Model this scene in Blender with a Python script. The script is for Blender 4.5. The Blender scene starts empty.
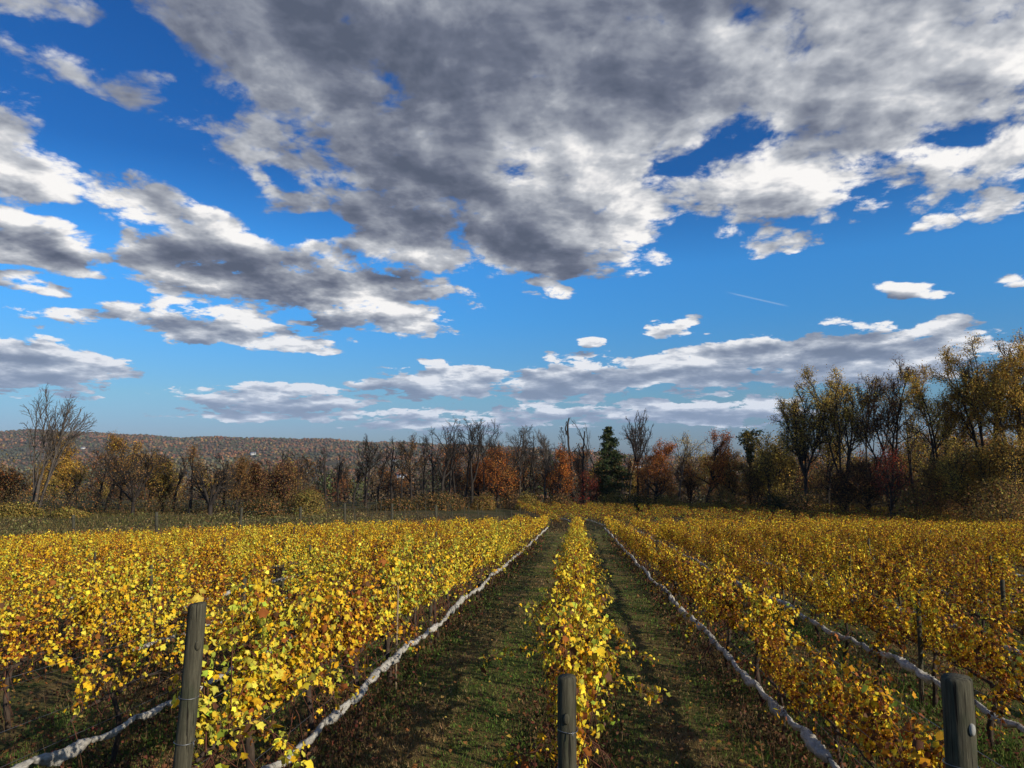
import bpy, math, random
import numpy as np
from mathutils import Vector, Matrix, Euler
R = math.radians
sc = bpy.context.scene
COL = sc.collection
FPX = 710.0

# ------------------------------------------------------------------ camera
CAM_Z = 3.15
PITCH, YAW = R(5.79), R(5.3)
cam_d = bpy.data.cameras.new('camera')
cam_d.sensor_width = 36.0
cam_d.lens = 36.0 * FPX / 1024.0
cam_d.clip_start = 0.05
cam_d.clip_end = 20000.0
cam = bpy.data.objects.new('camera', cam_d)
COL.objects.link(cam)
cam.location = (0, 0, CAM_Z)
cam.rotation_euler = (R(90) + PITCH, 0, YAW)
sc.camera = cam

FW = np.array([-math.sin(YAW) * math.cos(PITCH), math.cos(YAW) * math.cos(PITCH), math.sin(PITCH)])
RT = np.array([math.cos(YAW), math.sin(YAW), 0.0])
UP = np.cross(RT, FW)

def ray(px, py):
    d = FW + RT * (px - 512) / FPX - UP * (py - 384) / FPX
    return d / np.linalg.norm(d)

def proj(p):
    d = np.asarray(p, float) - np.array([0, 0, CAM_Z])
    f = d @ FW
    return 512 + FPX * (d @ RT) / f, 384 - FPX * (d @ UP) / f, f

def x_at(px, y, py=490):
    d = ray(px, py)
    return d[0] / d[1] * y

def z_at(px, py, y):
    d = ray(px, py)
    return CAM_Z + d[2] / d[1] * y

# ------------------------------------------------------------------ view settings
sc.view_settings.view_transform = 'Standard'
sc.view_settings.look = 'None'
sc.view_settings.exposure = EXPOSURE = 0.0
sc.view_settings.gamma = 1.0
sc.view_settings.use_curve_mapping = False
sc.render.engine = 'CYCLES'
sc.cycles.max_bounces = 8
sc.cycles.transparent_max_bounces = 8
sc.cycles.volume_bounces = 0

# ------------------------------------------------------------------ sun
SUN_AZ, SUN_EL = R(122), R(23)
SUN = Vector((math.sin(SUN_AZ) * math.cos(SUN_EL), math.cos(SUN_AZ) * math.cos(SUN_EL), math.sin(SUN_EL)))
sun_d = bpy.data.lights.new('sun', 'SUN')
sun_d.energy = 5.0
sun_d.angle = R(0.5)
sun_d.color = (1.0, 0.92, 0.78)
sun = bpy.data.objects.new('sun', sun_d)
COL.objects.link(sun)
sun.location = (60, -80, 60)
sun.rotation_euler = SUN.to_track_quat('Z', 'Y').to_euler()

# ------------------------------------------------------------------ world: sky with clouds
class NT:
    """small helper to wire shader nodes"""
    def __init__(self, nt):
        self.nt = nt
    def n(self, kind, **kw):
        nd = self.nt.nodes.new(kind)
        for k, v in kw.items():
            setattr(nd, k, v)
        return nd
    def put(self, sock, v):
        if isinstance(v, bpy.types.NodeSocket):
            self.nt.links.new(v, sock)
        elif v is not None:
            if isinstance(v, (tuple, list)) and len(v) == 3 and sock.type == 'RGBA':
                v = (*v, 1)
            sock.default_value = v
    def math(self, op, a, b=None, c=None, clamp=False):
        nd = self.n('ShaderNodeMath', operation=op, use_clamp=clamp)
        for s, v in zip(nd.inputs, (a, b, c)):
            self.put(s, v)
        return nd.outputs[0]
    def vec(self, op, a, b=None, scale=None):
        nd = self.n('ShaderNodeVectorMath', operation=op)
        self.put(nd.inputs[0], a)
        self.put(nd.inputs[1], b)
        if scale is not None:
            self.put(nd.inputs['Scale'], scale)
        return nd.outputs['Value'] if op in ('LENGTH', 'DOT_PRODUCT') else nd.outputs['Vector']
    def xyz(self, x, y, z):
        nd = self.n('ShaderNodeCombineXYZ')
        for s, v in zip(nd.inputs, (x, y, z)):
            self.put(s, v)
        return nd.outputs[0]
    def sep(self, v):
        nd = self.n('ShaderNodeSeparateXYZ')
        self.put(nd.inputs[0], v)
        return nd.outputs
    def noise(self, v, scale, detail=6.0, rough=0.5, lac=2.0, dist=0.0, dims='3D', color=False, w=None):
        nd = self.n('ShaderNodeTexNoise', noise_dimensions=dims)
        self.put(nd.inputs['Vector'], v)
        if w is not None:
            self.put(nd.inputs['W'], w)
        for k, x in (('Scale', scale), ('Detail', detail), ('Roughness', rough), ('Lacunarity', lac), ('Distortion', dist)):
            self.put(nd.inputs[k], x)
        return nd.outputs['Color' if color else 'Fac']
    def mix(self, f, a, b, blend='MIX'):
        nd = self.n('ShaderNodeMix', data_type='RGBA', blend_type=blend)
        self.put(nd.inputs[0], f)
        self.put(nd.inputs[6], a)
        self.put(nd.inputs[7], b)
        return nd.outputs[2]
    def smooth(self, v, lo, hi, to0=0.0, to1=1.0):
        nd = self.n('ShaderNodeMapRange', interpolation_type='SMOOTHSTEP')
        for s, x in zip(nd.inputs, (v, lo, hi, to0, to1)):
            self.put(s, x)
        return nd.outputs[0]
    def ramp(self, v, stops, interp='LINEAR'):
        nd = self.n('ShaderNodeValToRGB')
        cr = nd.color_ramp
        cr.interpolation = interp
        while len(cr.elements) < len(stops):
            cr.elements.new(0.5)
        for e, (p, c) in zip(cr.elements, stops):
            e.position = p
            e.color = (*c, 1) if len(c) == 3 else c
        self.put(nd.inputs[0], v)
        return nd.outputs[0]

def ae(px, py):
    d = ray(px, py)
    return math.atan2(d[0], d[1]), math.asin(d[2])

# cloud masses: centre and half-axes as seen in the sky (converted to azimuth / elevation), tilt in degrees, weight
MASS = [
    # the great bank overhead
    (270, 40, 170, 130, 0, 1.2), (430, 90, 240, 190, 10, 1.25), (620, 70, 280, 150, 0, 1.2), (860, 70, 300, 150, 0, 1.1),
    (540, 205, 190, 105, 8, 1.15), (800, 165, 210, 75, 0, 1.0), (970, 150, 130, 70, 0, .85), (400, 225, 130, 75, 18, 1.0),
    (700, -90, 620, 170, 0, 1.25), (265, 160, 120, 90, 35, .8), (590, 245, 90, 40, -12, .8),
    # broken banks toward the meadow
    (15, 150, 95, 85, 20, 1.05), (110, 88, 160, 36, 14, .72), (130, 190, 130, 42, -4, .85), (205, 125, 100, 40, 35, .6), (30, 15, 120, 35, -6, .72),
    (45, 243, 125, 42, 6, 1.0), (20, 280, 75, 20, 10, .8), (255, 268, 185, 62, 6, 1.1), (345, 305, 150, 40, 5, .9), (430, 292, 90, 24, 8, .6),
    (215, 325, 140, 36, 5, .85), (290, 338, 90, 22, 4, .7), (130, 318, 60, 16, 8, .7), (65, 318, 90, 10, 4, .6), (70, 335, 45, 14, 0, .62), (15, 330, 60, 9, 2, .6),
    (25, 365, 130, 42, 4, 1.0), (215, 232, 60, 40, 0, .7),
    # long low bank over the wood
    (290, 398, 140, 24, -2, .92), (440, 383, 120, 28, -3, .95), (575, 378, 140, 38, -4, 1.0), (700, 368, 130, 40, -3, 1.0), (800, 358, 140, 48, -3, 1.1), (890, 362, 100, 42, 0, 1.0), (438, 366, 34, 12, 0, .7),
    (990, 350, 70, 30, 0, .7), (620, 412, 280, 17, 0, .80), (720, 412, 140, 23, 0, .85), (330, 418, 230, 13, 0, .72), (480, 424, 190, 13, 0, .68),
    (905, 289, 48, 11, 2, .78), (950, 227, 38, 13, -4, .72), (755, 238, 85, 30, 4, .72), (930, 328, 60, 18, 0, .75), (875, 331, 50, 15, 0, .7), (600, 342, 38, 9, 4, .7), (1010, 272, 30, 8, 0, .65), (990, 205, 50, 20, 0, .72), (680, 326, 45, 9, 0, .62),
    (560, 285, 40, 16, 20, .58), (470, 300, 60, 18, 15, .62),
]
def trim_mass(m):
    px, py, rx, ry, rot, w = m
    if py > 335:
        return (px, py, rx * .95, ry * .88, rot, w + .06)
    if px < 300 and rx < 150:
        return (px, py, rx * .86, ry * .8, rot, w)
    return m
MASS = [trim_mass(m) for m in MASS]
HOLES = [(385, 97, 75, 24, 22, 1.0), (700, 162, 75, 26, 4, .75), (945, 128, 45, 16, 0, 1.0), (865, 182, 50, 20, 0, 1.0), (735, 8, 32, 20, 0, 1.1), (345, 160, 34, 22, 30, .7),
         (272, 173, 34, 14, 8, .7), (105, 155, 75, 44, 25, 1.0), (300, 212, 70, 17, 2, 1.25), (115, 45, 85, 34, 0, 1.1), (60, 205, 60, 14, 0, .8), (170, 230, 40, 14, 0, .7), (590, 130, 30, 14, 60, .5), (975, 135, 60, 14, -6, .5), (90, 255, 26, 10, 0, .5)]
DARK = [(330, 70, 260, 150, 10, 1.0), (560, 60, 260, 110, 0, .95), (450, 210, 210, 80, 8, .95), (280, 265, 190, 40, 6, 1.05), (800, 60, 150, 90, 0, .6),
        (10, 125, 85, 30, 20, .9), (40, 255, 110, 22, 4, .75), (130, 195, 90, 24, -4, .6), (700, 120, 150, 70, 0, .55), (900, 70, 120, 50, 0, .5), (160, 90, 140, 50, 14, .75),
        (700, -150, 700, 190, 0, .9), (800, 368, 140, 34, 0, .8), (590, 388, 150, 18, -3, .8), (440, 393, 130, 16, -3, .8), (280, 405, 140, 12, -2, .8), (20, 375, 110, 22, 4, .75), (350, 285, 120, 30, 6, .7), (620, 420, 260, 10, 0, .6)]

BRIGHT = [(640, 160, 170, 75, 0, 1.0), (800, 185, 230, 60, 0, 1.0), (970, 150, 130, 90, 0, .9), (625, 235, 80, 50, 0, 1.0), (930, 40, 170, 80, 0, .9), (770, 70, 150, 60, 0, .5), (30, 170, 90, 40, 20, .9), (250, 130, 90, 70, 30, .55),
          (225, 232, 90, 26, 0, .9), (150, 185, 90, 30, 0, .7), (380, 312, 110, 22, 0, .7), (520, 110, 80, 40, 0, .6), (460, 262, 150, 26, 10, .6), (20, 228, 80, 20, 0, .8), (160, 320, 90, 20, 0, .6)]

def build_world():
    w = bpy.data.worlds.new('World')
    sc.world = w
    w.use_nodes = True
    w.node_tree.nodes.clear()
    # --- group: cloud density at (azimuth, elevation)
    g = bpy.data.node_groups.new('cloud_density', 'ShaderNodeTree')
    g.interface.new_socket('AE', in_out='INPUT', socket_type='NodeSocketVector')
    g.interface.new_socket('Density', in_out='OUTPUT', socket_type='NodeSocketFloat')
    g.interface.new_socket('Cover', in_out='OUTPUT', socket_type='NodeSocketFloat')
    g.interface.new_socket('Bulk', in_out='OUTPUT', socket_type='NodeSocketFloat')
    t = NT(g)
    gi, go = t.n('NodeGroupInput'), t.n('NodeGroupOutput')
    v = gi.outputs[0]
    a, e, _ = t.sep(v)
    ce = t.math('COSINE', e)
    dx = t.math('MULTIPLY', t.math('SINE', a), ce)
    dy = t.math('MULTIPLY', t.math('COSINE', a), ce)
    k = t.math('ADD', t.math('SINE', t.math('MAXIMUM', e, 0.0)), 0.20)
    q = t.xyz(t.math('DIVIDE', dx, k), t.math('DIVIDE', dy, k), 3.7)
    # warp the layout so the masses have no clean outline
    wv = t.vec('SUBTRACT', t.noise(q, 2.4, 2.0, 0.6, dims='2D', color=True), (0.5, 0.5, 0.5))
    sq = t.xyz(0.13, t.math('MULTIPLY', k, 0.14), 0.0)
    v2 = t.vec('ADD', v, t.vec('MULTIPLY', wv, sq))
    def blob(m, boost):
        px, py, rx, ry, rot, _w = m
        ca, ce_ = ae(px, py)
        mp = t.n('ShaderNodeMapping', vector_type='TEXTURE')
        mp.inputs['Location'].default_value = (ca, ce_, 0)
        mp.inputs['Rotation'].default_value = (0, 0, R(-rot))
        mp.inputs['Scale'].default_value = (rx / FPX * boost, ry / FPX * boost, 1)
        g.links.new(v2, mp.inputs['Vector'])
        gr = t.n('ShaderNodeTexGradient', gradient_type='SPHERICAL')
        g.links.new(mp.outputs[0], gr.inputs[0])
        return gr.outputs['Fac']
    cov = None
    for m in MASS:
        b = t.math('MULTIPLY', t.smooth(blob(m, 1.02), 0.0, 0.75), m[5])
        cov = b if cov is None else t.math('MAXIMUM', cov, b)
    # elsewhere (behind the viewer) an even scatter of cumulus
    away = t.smooth(t.math('ABSOLUTE', a), 0.8, 1.2)
    cov = t.math('MAXIMUM', cov, t.math('MULTIPLY', away, 0.42))
    for m in HOLES:
        cov = t.math('SUBTRACT', cov, t.math('MULTIPLY', t.smooth(blob(m, 1.1), 0.0, 1.0), m[5] * 0.6))
    n1 = t.noise(q, 4.4, 9.0, 0.58, 2.1, 0.0, dims='2D')
    def billow(scale, detail):
        vo = t.n('ShaderNodeTexVoronoi', voronoi_dimensions='2D', feature='F1', normalize=True)
        wq = t.vec('ADD', q, t.vec('SCALE', wv, scale=0.16))
        t.put(vo.inputs['Vector'], wq)
        for nm, val in (('Scale', scale), ('Detail', detail), ('Roughness', .55), ('Lacunarity', 2.3), ('Randomness', 1.0)):
            t.put(vo.inputs[nm], val)
        return t.math('SUBTRACT', 1.0, vo.outputs['Distance'])
    bl = billow(13.0, 4.0)
    n1 = t.math('ADD', t.math('MULTIPLY', n1, 1.0), t.math('MULTIPLY', t.math('SUBTRACT', bl, .74), .55))
    bare = t.smooth(cov, 0.0, 0.3, 0.55, 0.0)
    d = t.math('ADD', t.math('SUBTRACT', cov, 0.35), t.math('MULTIPLY', t.math('SUBTRACT', n1, 0.5), 2.0))
    d = t.math('SUBTRACT', d, bare)
    g.links.new(d, go.inputs[0])
    n2 = t.noise(q, 3.4, 5.0, 0.46, 2.2, 0.0, dims='2D')
    bulk = t.math('ADD', t.math('MULTIPLY', n2, 1.7), t.math('MULTIPLY', billow(13.0, 2.0), .45))
    g.links.new(t.math('ADD', t.math('MULTIPLY', cov, 0.5), bulk), go.inputs[2])
    dk = None
    for m in DARK:
        b = t.math('MULTIPLY', t.smooth(blob(m, 1.25), 0.0, 0.75), m[5])
        dk = b if dk is None else t.math('MAXIMUM', dk, b)
    br = None
    for m in BRIGHT:
        b = t.math('MULTIPLY', t.smooth(blob(m, 1.3), 0.0, 0.8), m[5])
        br = b if br is None else t.math('MAXIMUM', br, b)
    g.links.new(t.math('SUBTRACT', dk, t.math('MULTIPLY', br, 0.75)), go.inputs[1])

    s = NT(w.node_tree)
    tc = s.n('ShaderNodeTexCoord')
    dirv = tc.outputs['Generated']
    x, y, z = s.sep(dirv)
    az = s.math('ARCTAN2', x, y)
    el = s.math('ARCSINE', s.math('MAXIMUM', z, -0.2))
    v = s.xyz(az, el, 0.0)
    def dens(vv):
        nd = s.n('ShaderNodeGroup', node_tree=g)
        s.put(nd.inputs[0], vv)
        return nd.outputs
    D0 = dens(v)
    lift = s.smooth(el, 0.05, 0.5, 0.010, 0.035)
    D1 = dens(s.vec('ADD', v, s.xyz(lift, s.math('MULTIPLY', lift, s.smooth(el, 0.12, 0.4, 1.0, 0.35)), 0.0)))
    d0, dk = D0[0], D0[1]
    alpha = s.smooth(d0, 0.0, s.smooth(el, 0.1, 0.45, 0.24, 0.48))
    alpha = s.math('MULTIPLY', alpha, s.smooth(el, -0.01, 0.05))
    thick = s.smooth(d0, 0.1, 1.0)
    relief = s.math('SUBTRACT', D0[2], D1[2])           # > 0 : less cloud toward the sun, so lit
    lit = s.math('ADD', 0.68, s.math('MULTIPLY', relief, s.smooth(el, 0.05, 0.4, 1.3, 1.0)))
    lit = s.math('SUBTRACT', lit, s.math('MULTIPLY', dk, s.math('ADD', 0.20, s.math('MULTIPLY', thick, 0.20))))
    lit = s.math('SUBTRACT', lit, s.math('MULTIPLY', thick, 0.10), clamp=True)
    cloud = s.ramp(lit, [(0.0, (.095, .115, .168)), (0.25, (.15, .172, .235)), (0.5, (.28, .305, .365)), (0.76, (.54, .56, .60)), (0.92, (.84, .83, .83)), (1.0, (.97, .95, .93))])
    # low clouds take the blue of the air in front of them
    cloud = s.mix(s.smooth(el, 0.03, 0.24, 0.48, 0.0), cloud, (.40, .54, .78))
    sky = s.n('ShaderNodeTexSky', sky_type='NISHITA')
    sky.sun_disc = False
    sky.sun_elevation = SUN_EL
    sky.sun_rotation = SUN_AZ
    sky.altitude = 100
    sky.air_density = 1.0
    sky.dust_density = 0.6
    sky.ozone_density = 2.0
    hs = s.n('ShaderNodeHueSaturation')
    hs.inputs['Saturation'].default_value = SKY_SAT
    hs.inputs['Value'].default_value = SKY_VAL
    s.put(hs.inputs['Color'], sky.outputs[0])
    skyc = s.mix(1.0, hs.outputs[0], s.ramp(el, [(0.0, (.40, .56, .95)), (0.035, (.40, .58, .98)), (0.08, (.42, .70, .98)), (0.19, (.29, .88, 1.42)), (0.26, (.28, .98, 1.62)), (0.38, (.12, .56, 1.12)), (0.6, (.10, .50, 1.08)), (1.0, (.3, .6, 1.0))]), 'MULTIPLY')
    # thin condensation trail
    (a0, e0), (a1, e1) = ae(722, 291), ae(792, 307)
    L = math.hypot(a1 - a0, e1 - e0)
    tx, ty = (a1 - a0) / L, (e1 - e0) / L
    da, de = s.math('SUBTRACT', az, a0), s.math('SUBTRACT', el, e0)
    along = s.math('ADD', s.math('MULTIPLY', da, tx), s.math('MULTIPLY', de, ty))
    across = s.math('ABSOLUTE', s.math('SUBTRACT', s.math('MULTIPLY', de, tx), s.math('MULTIPLY', da, ty)))
    trail = s.math('MULTIPLY', s.smooth(across, 0.0015, 0.0004), s.math('MULTIPLY', s.smooth(along, 0.0, L * .3), s.smooth(along, L, L * .8)))
    skyc = s.mix(s.math('MULTIPLY', trail, 0.17), skyc, (8, 8.5, 9))
    # cloud toward the sun glows brighter
    near_sun = s.smooth(s.vec('DOT_PRODUCT', dirv, tuple(SUN)), 0.1, 0.95, 10.0, 15.0)
    cl10 = s.vec('SCALE', cloud, scale=near_sun)
    out = s.mix(alpha, skyc, cl10)
    w.cycles.sampling_method = 'MANUAL'
    w.cycles.sample_map_resolution = 256
    bg = s.n('ShaderNodeBackground')
    s.put(bg.inputs['Color'], out)
    bg.inputs['Strength'].default_value = 0.1
    wo = s.n('ShaderNodeOutputWorld')
    w.node_tree.links.new(bg.outputs[0], wo.inputs['Surface'])
SKY_SAT, SKY_VAL = 1.0, 1.0
build_world()

# ------------------------------------------------------------------ helpers
rng = np.random.default_rng(11)
rnd = random.Random(5)

def new_mesh(name, V, faces, tint=None, smooth=False):
    """V (n,3); faces: one (m,k) array or a list of them; tint (n,3) base colour per vertex"""
    if isinstance(faces, np.ndarray):
        faces = [faces]
    faces = [np.asarray(f, np.int32) for f in faces if len(f)]
    me = bpy.data.meshes.new(name)
    V = np.asarray(V, np.float32)
    me.vertices.add(len(V))
    me.vertices.foreach_set('co', V.ravel())
    idx = np.concatenate([f.ravel() for f in faces])
    tot = np.concatenate([np.full(len(f), f.shape[1], np.int32) for f in faces])
    me.loops.add(len(idx))
    me.loops.foreach_set('vertex_index', idx)
    me.polygons.add(len(tot))
    st = np.zeros(len(tot), np.int32)
    st[1:] = np.cumsum(tot)[:-1]
    me.polygons.foreach_set('loop_start', st)
    if smooth:
        me.polygons.foreach_set('use_smooth', np.ones(len(tot), bool))
    if tint is not None:
        at = me.attributes.new('tint', 'FLOAT_COLOR', 'POINT')
        c = np.ones((len(V), 4), np.float32)
        c[:, :3] = tint
        at.data.foreach_set('color', c.ravel())
    me.update(calc_edges=True)
    return me

def link(name, data, mat=None, parent=None, loc=None):
    o = bpy.data.objects.new(name, data)
    COL.objects.link(o)
    if mat is not None and data is not None and not data.materials:
        data.materials.append(mat)
    if parent is not None:
        o.parent = parent
    if loc is not None:
        o.location = loc
    return o

def tag(o, label=None, cat=None, group=None, kind=None):
    for k, v in (('label', label), ('category', cat), ('group', group), ('kind', kind)):
        if v:
            o[k] = v
    return o

class MB:
    """collects vertices and faces of several shapes that make one part"""
    def __init__(self):
        self.V, self.F, self.T, self.n = [], {}, [], 0
    def add(self, V, faces, tint=(1, 1, 1)):
        V = np.asarray(V, float)
        if isinstance(faces, np.ndarray):
            faces = [faces]
        for f in faces:
            f = np.asarray(f)
            if len(f):
                self.F.setdefault(f.shape[1], []).append(f + self.n)
        self.V.append(V)
        t = np.asarray(tint, float)
        self.T.append(np.broadcast_to(t, (len(V), 3)) if t.ndim == 1 else t)
        self.n += len(V)
    def mesh(self, name, smooth=False):
        return new_mesh(name, np.concatenate(self.V), [np.concatenate(v) for v in self.F.values()], np.concatenate(self.T), smooth)

def frame_of(d):
    d = d / (np.linalg.norm(d, axis=-1, keepdims=True) + 1e-12)
    ref = np.where(np.abs(d[..., 2:3]) > 0.9, np.array([1.0, 0, 0]), np.array([0, 0, 1.0]))
    a = np.cross(d, ref)
    a /= np.linalg.norm(a, axis=-1, keepdims=True) + 1e-12
    b = np.cross(d, a)
    return d, a, b

def tube(path, rad, sides=6, cap=True):
    P = np.asarray(path, float)
    n = len(P)
    rad = np.broadcast_to(np.asarray(rad, float), (n,)) if np.ndim(rad) < 2 else np.asarray(rad, float)
    d = np.gradient(P, axis=0)
    d, a, b = frame_of(d)
    for i in range(1, n):                      # keep the frame from flipping
        a[i] = a[i - 1] - d[i] * (a[i - 1] @ d[i])
        a[i] /= np.linalg.norm(a[i]) + 1e-12
        b[i] = np.cross(d[i], a[i])
    t = np.linspace(0, 2 * np.pi, sides, endpoint=False)
    rr = rad[:, None] if rad.ndim == 1 else rad
    V = P[:, None] + (a[:, None] * np.cos(t)[None, :, None] + b[:, None] * np.sin(t)[None, :, None]) * np.broadcast_to(rr, (n, sides))[:, :, None]
    V = V.reshape(-1, 3)
    i = np.arange(n - 1)[:, None] * sides
    j = np.arange(sides)
    F = np.stack([i + j, i + (j + 1) % sides, i + sides + (j + 1) % sides, i + sides + j], -1).reshape(-1, 4)
    faces = [F]
    if cap:
        V = np.vstack([V, P[:1], P[-1:]])
        c0, c1 = n * sides, n * sides + 1
        e = (n - 1) * sides
        faces.append(np.concatenate([np.stack([np.full(sides, c0), (j + 1) % sides, j], -1), np.stack([np.full(sides, c1), e + j, e + (j + 1) % sides], -1)]))
    return V, faces

def box(lo, hi):
    (x0, y0, z0), (x1, y1, z1) = lo, hi
    V = [(x0, y0, z0), (x1, y0, z0), (x1, y1, z0), (x0, y1, z0), (x0, y0, z1), (x1, y0, z1), (x1, y1, z1), (x0, y1, z1)]
    F = np.array([(0, 3, 2, 1), (4, 5, 6, 7), (0, 1, 5, 4), (1, 2, 6, 5), (2, 3, 7, 6), (3, 0, 4, 7)])
    return V, F

def segs_mesh(S, sides):
    """many tapered segments (p0, p1, r0, r1) at once"""
    S = np.asarray(S, float)
    p0, p1, r0, r1 = S[:, 0:3], S[:, 3:6], S[:, 6], S[:, 7]
    d, a, b = frame_of(p1 - p0)
    t = np.linspace(0, 2 * np.pi, sides, endpoint=False)
    ring = a[:, None] * np.cos(t)[None, :, None] + b[:, None] * np.sin(t)[None, :, None]
    V = np.concatenate([p0[:, None] + ring * r0[:, None, None], p1[:, None] + ring * r1[:, None, None]], 1).reshape(-1, 3)
    i = np.arange(len(S))[:, None] * (2 * sides)
    j = np.arange(sides)
    F = np.stack([i + j, i + (j + 1) % sides, i + sides + (j + 1) % sides, i + sides + j], -1).reshape(-1, 4)
    return V, F

def unit(n):
    v = rng.normal(size=(n, 3))
    return v / np.linalg.norm(v, axis=1, keepdims=True)

def leaf_quads(P, N, size, roll=None, aspect=0.8, fold=0.25):
    """a folded four-cornered leaf at each point P facing N"""
    n = len(P)
    d, a, b = frame_of(N)
    roll = rng.uniform(0, 2 * np.pi, n) if roll is None else roll
    u = a * np.cos(roll)[:, None] + b * np.sin(roll)[:, None]
    w = np.cross(d, u)
    s = np.broadcast_to(size, (n,))[:, None]
    V = np.stack([P - w * s * .5, P + u * s * .5 * aspect + d * s * fold * .5, P + w * s * .5, P - u * s * .5 * aspect + d * s * fold * .5], 1).reshape(-1, 3)
    return V, np.arange(n * 4).reshape(n, 4)

LOBES = [(0, 1.05), (27, .70), (55, .98), (90, .62), (124, .84), (160, .52)]
def leaf_lobed(P, N, size, tipdir):
    """grape leaf: a lobed fan, cupped and slightly waved"""
    n = len(P)
    d = N / (np.linalg.norm(N, axis=1, keepdims=True) + 1e-9)
    w = tipdir - d * (tipdir * d).sum(1, keepdims=True)
    w /= np.linalg.norm(w, axis=1, keepdims=True) + 1e-9
    u = np.cross(d, w)
    pts = [(0.0, -0.05, 0.0)]
    for a_, r_ in LOBES:
        pts.append((math.sin(R(a_)) * r_, math.cos(R(a_)) * r_, 0))
    for a_, r_ in LOBES[:0:-1]:
        pts.append((-math.sin(R(a_)) * r_, math.cos(R(a_)) * r_, 0))
    pts = np.array(pts)
    m = len(pts)
    cup = rng.uniform(-.5, 1.1, n)
    wav = rng.normal(0, .17, (n, m))
    L = np.broadcast_to(pts, (n, m, 3)).copy()
    rr = (pts[:, 0] ** 2 + pts[:, 1] ** 2)
    L[:, :, 2] = -cup[:, None] * (np.abs(pts[:, 0]) * .6 + rr * .35)[None] + wav * rr[None]
    s = np.broadcast_to(size, (n,))[:, None, None] * .5
    V = P[:, None] + (u[:, None] * L[:, :, 0:1] + w[:, None] * L[:, :, 1:2] + d[:, None] * L[:, :, 2:3]) * s
    j = np.arange(1, m)
    fan = np.stack([np.zeros(m - 1, int), j, np.roll(j, -1)], -1)
    F = (np.arange(n)[:, None, None] * m + fan[None]).reshape(-1, 3)
    return V.reshape(-1, 3), F, m

def vnoise(x, y, seed=0):
    """cheap smooth noise in -1..1 for placing and tinting"""
    r = np.random.default_rng(seed)
    o = 0
    for f, a_ in ((1, 1), (2.1, .55), (4.3, .3)):
        for _ in range(3):
            t = r.uniform(0, 2 * np.pi)
            o = o + a_ * np.sin((x * math.cos(t) + y * math.sin(t)) * f * r.uniform(.7, 1.3) + r.uniform(0, 6.28))
    return o / 3.2

def pick(pal, n, p=None, jitter=0.18, gen=None):
    gen = rng if gen is None else gen
    pal = np.array(pal)
    i = gen.choice(len(pal), n, p=None if p is None else np.array(p) / sum(p))
    return pal[i] * np.exp(gen.normal(0, jitter, (n, 1))) * np.exp(gen.normal(0, jitter * .35, (n, 3)))

# ------------------------------------------------------------------ materials
def mat_new(name):
    m = bpy.data.materials.new(name)
    m.use_nodes = True
    m.node_tree.nodes.clear()
    return m, NT(m.node_tree)

def finish(m, t, shader):
    o = t.n('ShaderNodeOutputMaterial')
    t.nt.links.new(shader, o.inputs['Surface'])
    return m

def principled(t, color, rough=0.7, spec=0.3, normal=None, **kw):
    p = t.n('ShaderNodeBsdfPrincipled')
    t.put(p.inputs['Base Color'], color)
    t.put(p.inputs['Roughness'], rough)
    t.put(p.inputs['Specular IOR Level'], spec)
    if normal is not None:
        t.put(p.inputs['Normal'], normal)
    for k, v in kw.items():
        t.put(p.inputs[k], v)
    return p.outputs[0]

def leaf_mat(name, transl=0.3, rough=0.5, spec=0.25, mottle=0.0):
    m, t = mat_new(name)
    at = t.n('ShaderNodeAttribute', attribute_name='tint')
    c = at.outputs['Color']
    if mottle:
        geo = t.n('ShaderNodeTexCoord')
        f = t.smooth(t.noise(geo.outputs['Object'], 38.0, 3.0, .6), .52, .68)
        c = t.mix(t.math('MULTIPLY', f, mottle), c, (.20, .085, .02))
    a_ = principled(t, c, rough, spec)
    b = t.n('ShaderNodeBsdfTranslucent')
    t.put(b.inputs['Color'], c)
    mx = t.n('ShaderNodeMixShader')
    mx.inputs[0].default_value = transl
    t.put(mx.inputs[1], a_)
    t.put(mx.inputs[2], b.outputs[0])
    return finish(m, t, mx.outputs[0])

def bark_mat(name, dark, light, scale=6.0, stretch=0.25, rough=.9, bump=.4, tinted=False):
    m, t = mat_new(name)
    tc = t.n('ShaderNodeTexCoord')
    v = t.vec('MULTIPLY', tc.outputs['Object'], (1, 1, stretch))
    n = t.noise(v, scale, 6.0, .62)
    c = t.ramp(n, [(.32, dark), (.66, light)])
    if tinted:
        at = t.n('ShaderNodeAttribute', attribute_name='tint')
        c = t.mix(1.0, c, at.outputs['Color'], 'MULTIPLY')
    b = t.n('ShaderNodeBump')
    b.inputs['Strength'].default_value = bump
    b.inputs['Distance'].default_value = .02
    t.put(b.inputs['Height'], n)
    return finish(m, t, principled(t, c, rough, .15, b.outputs[0]))

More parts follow.
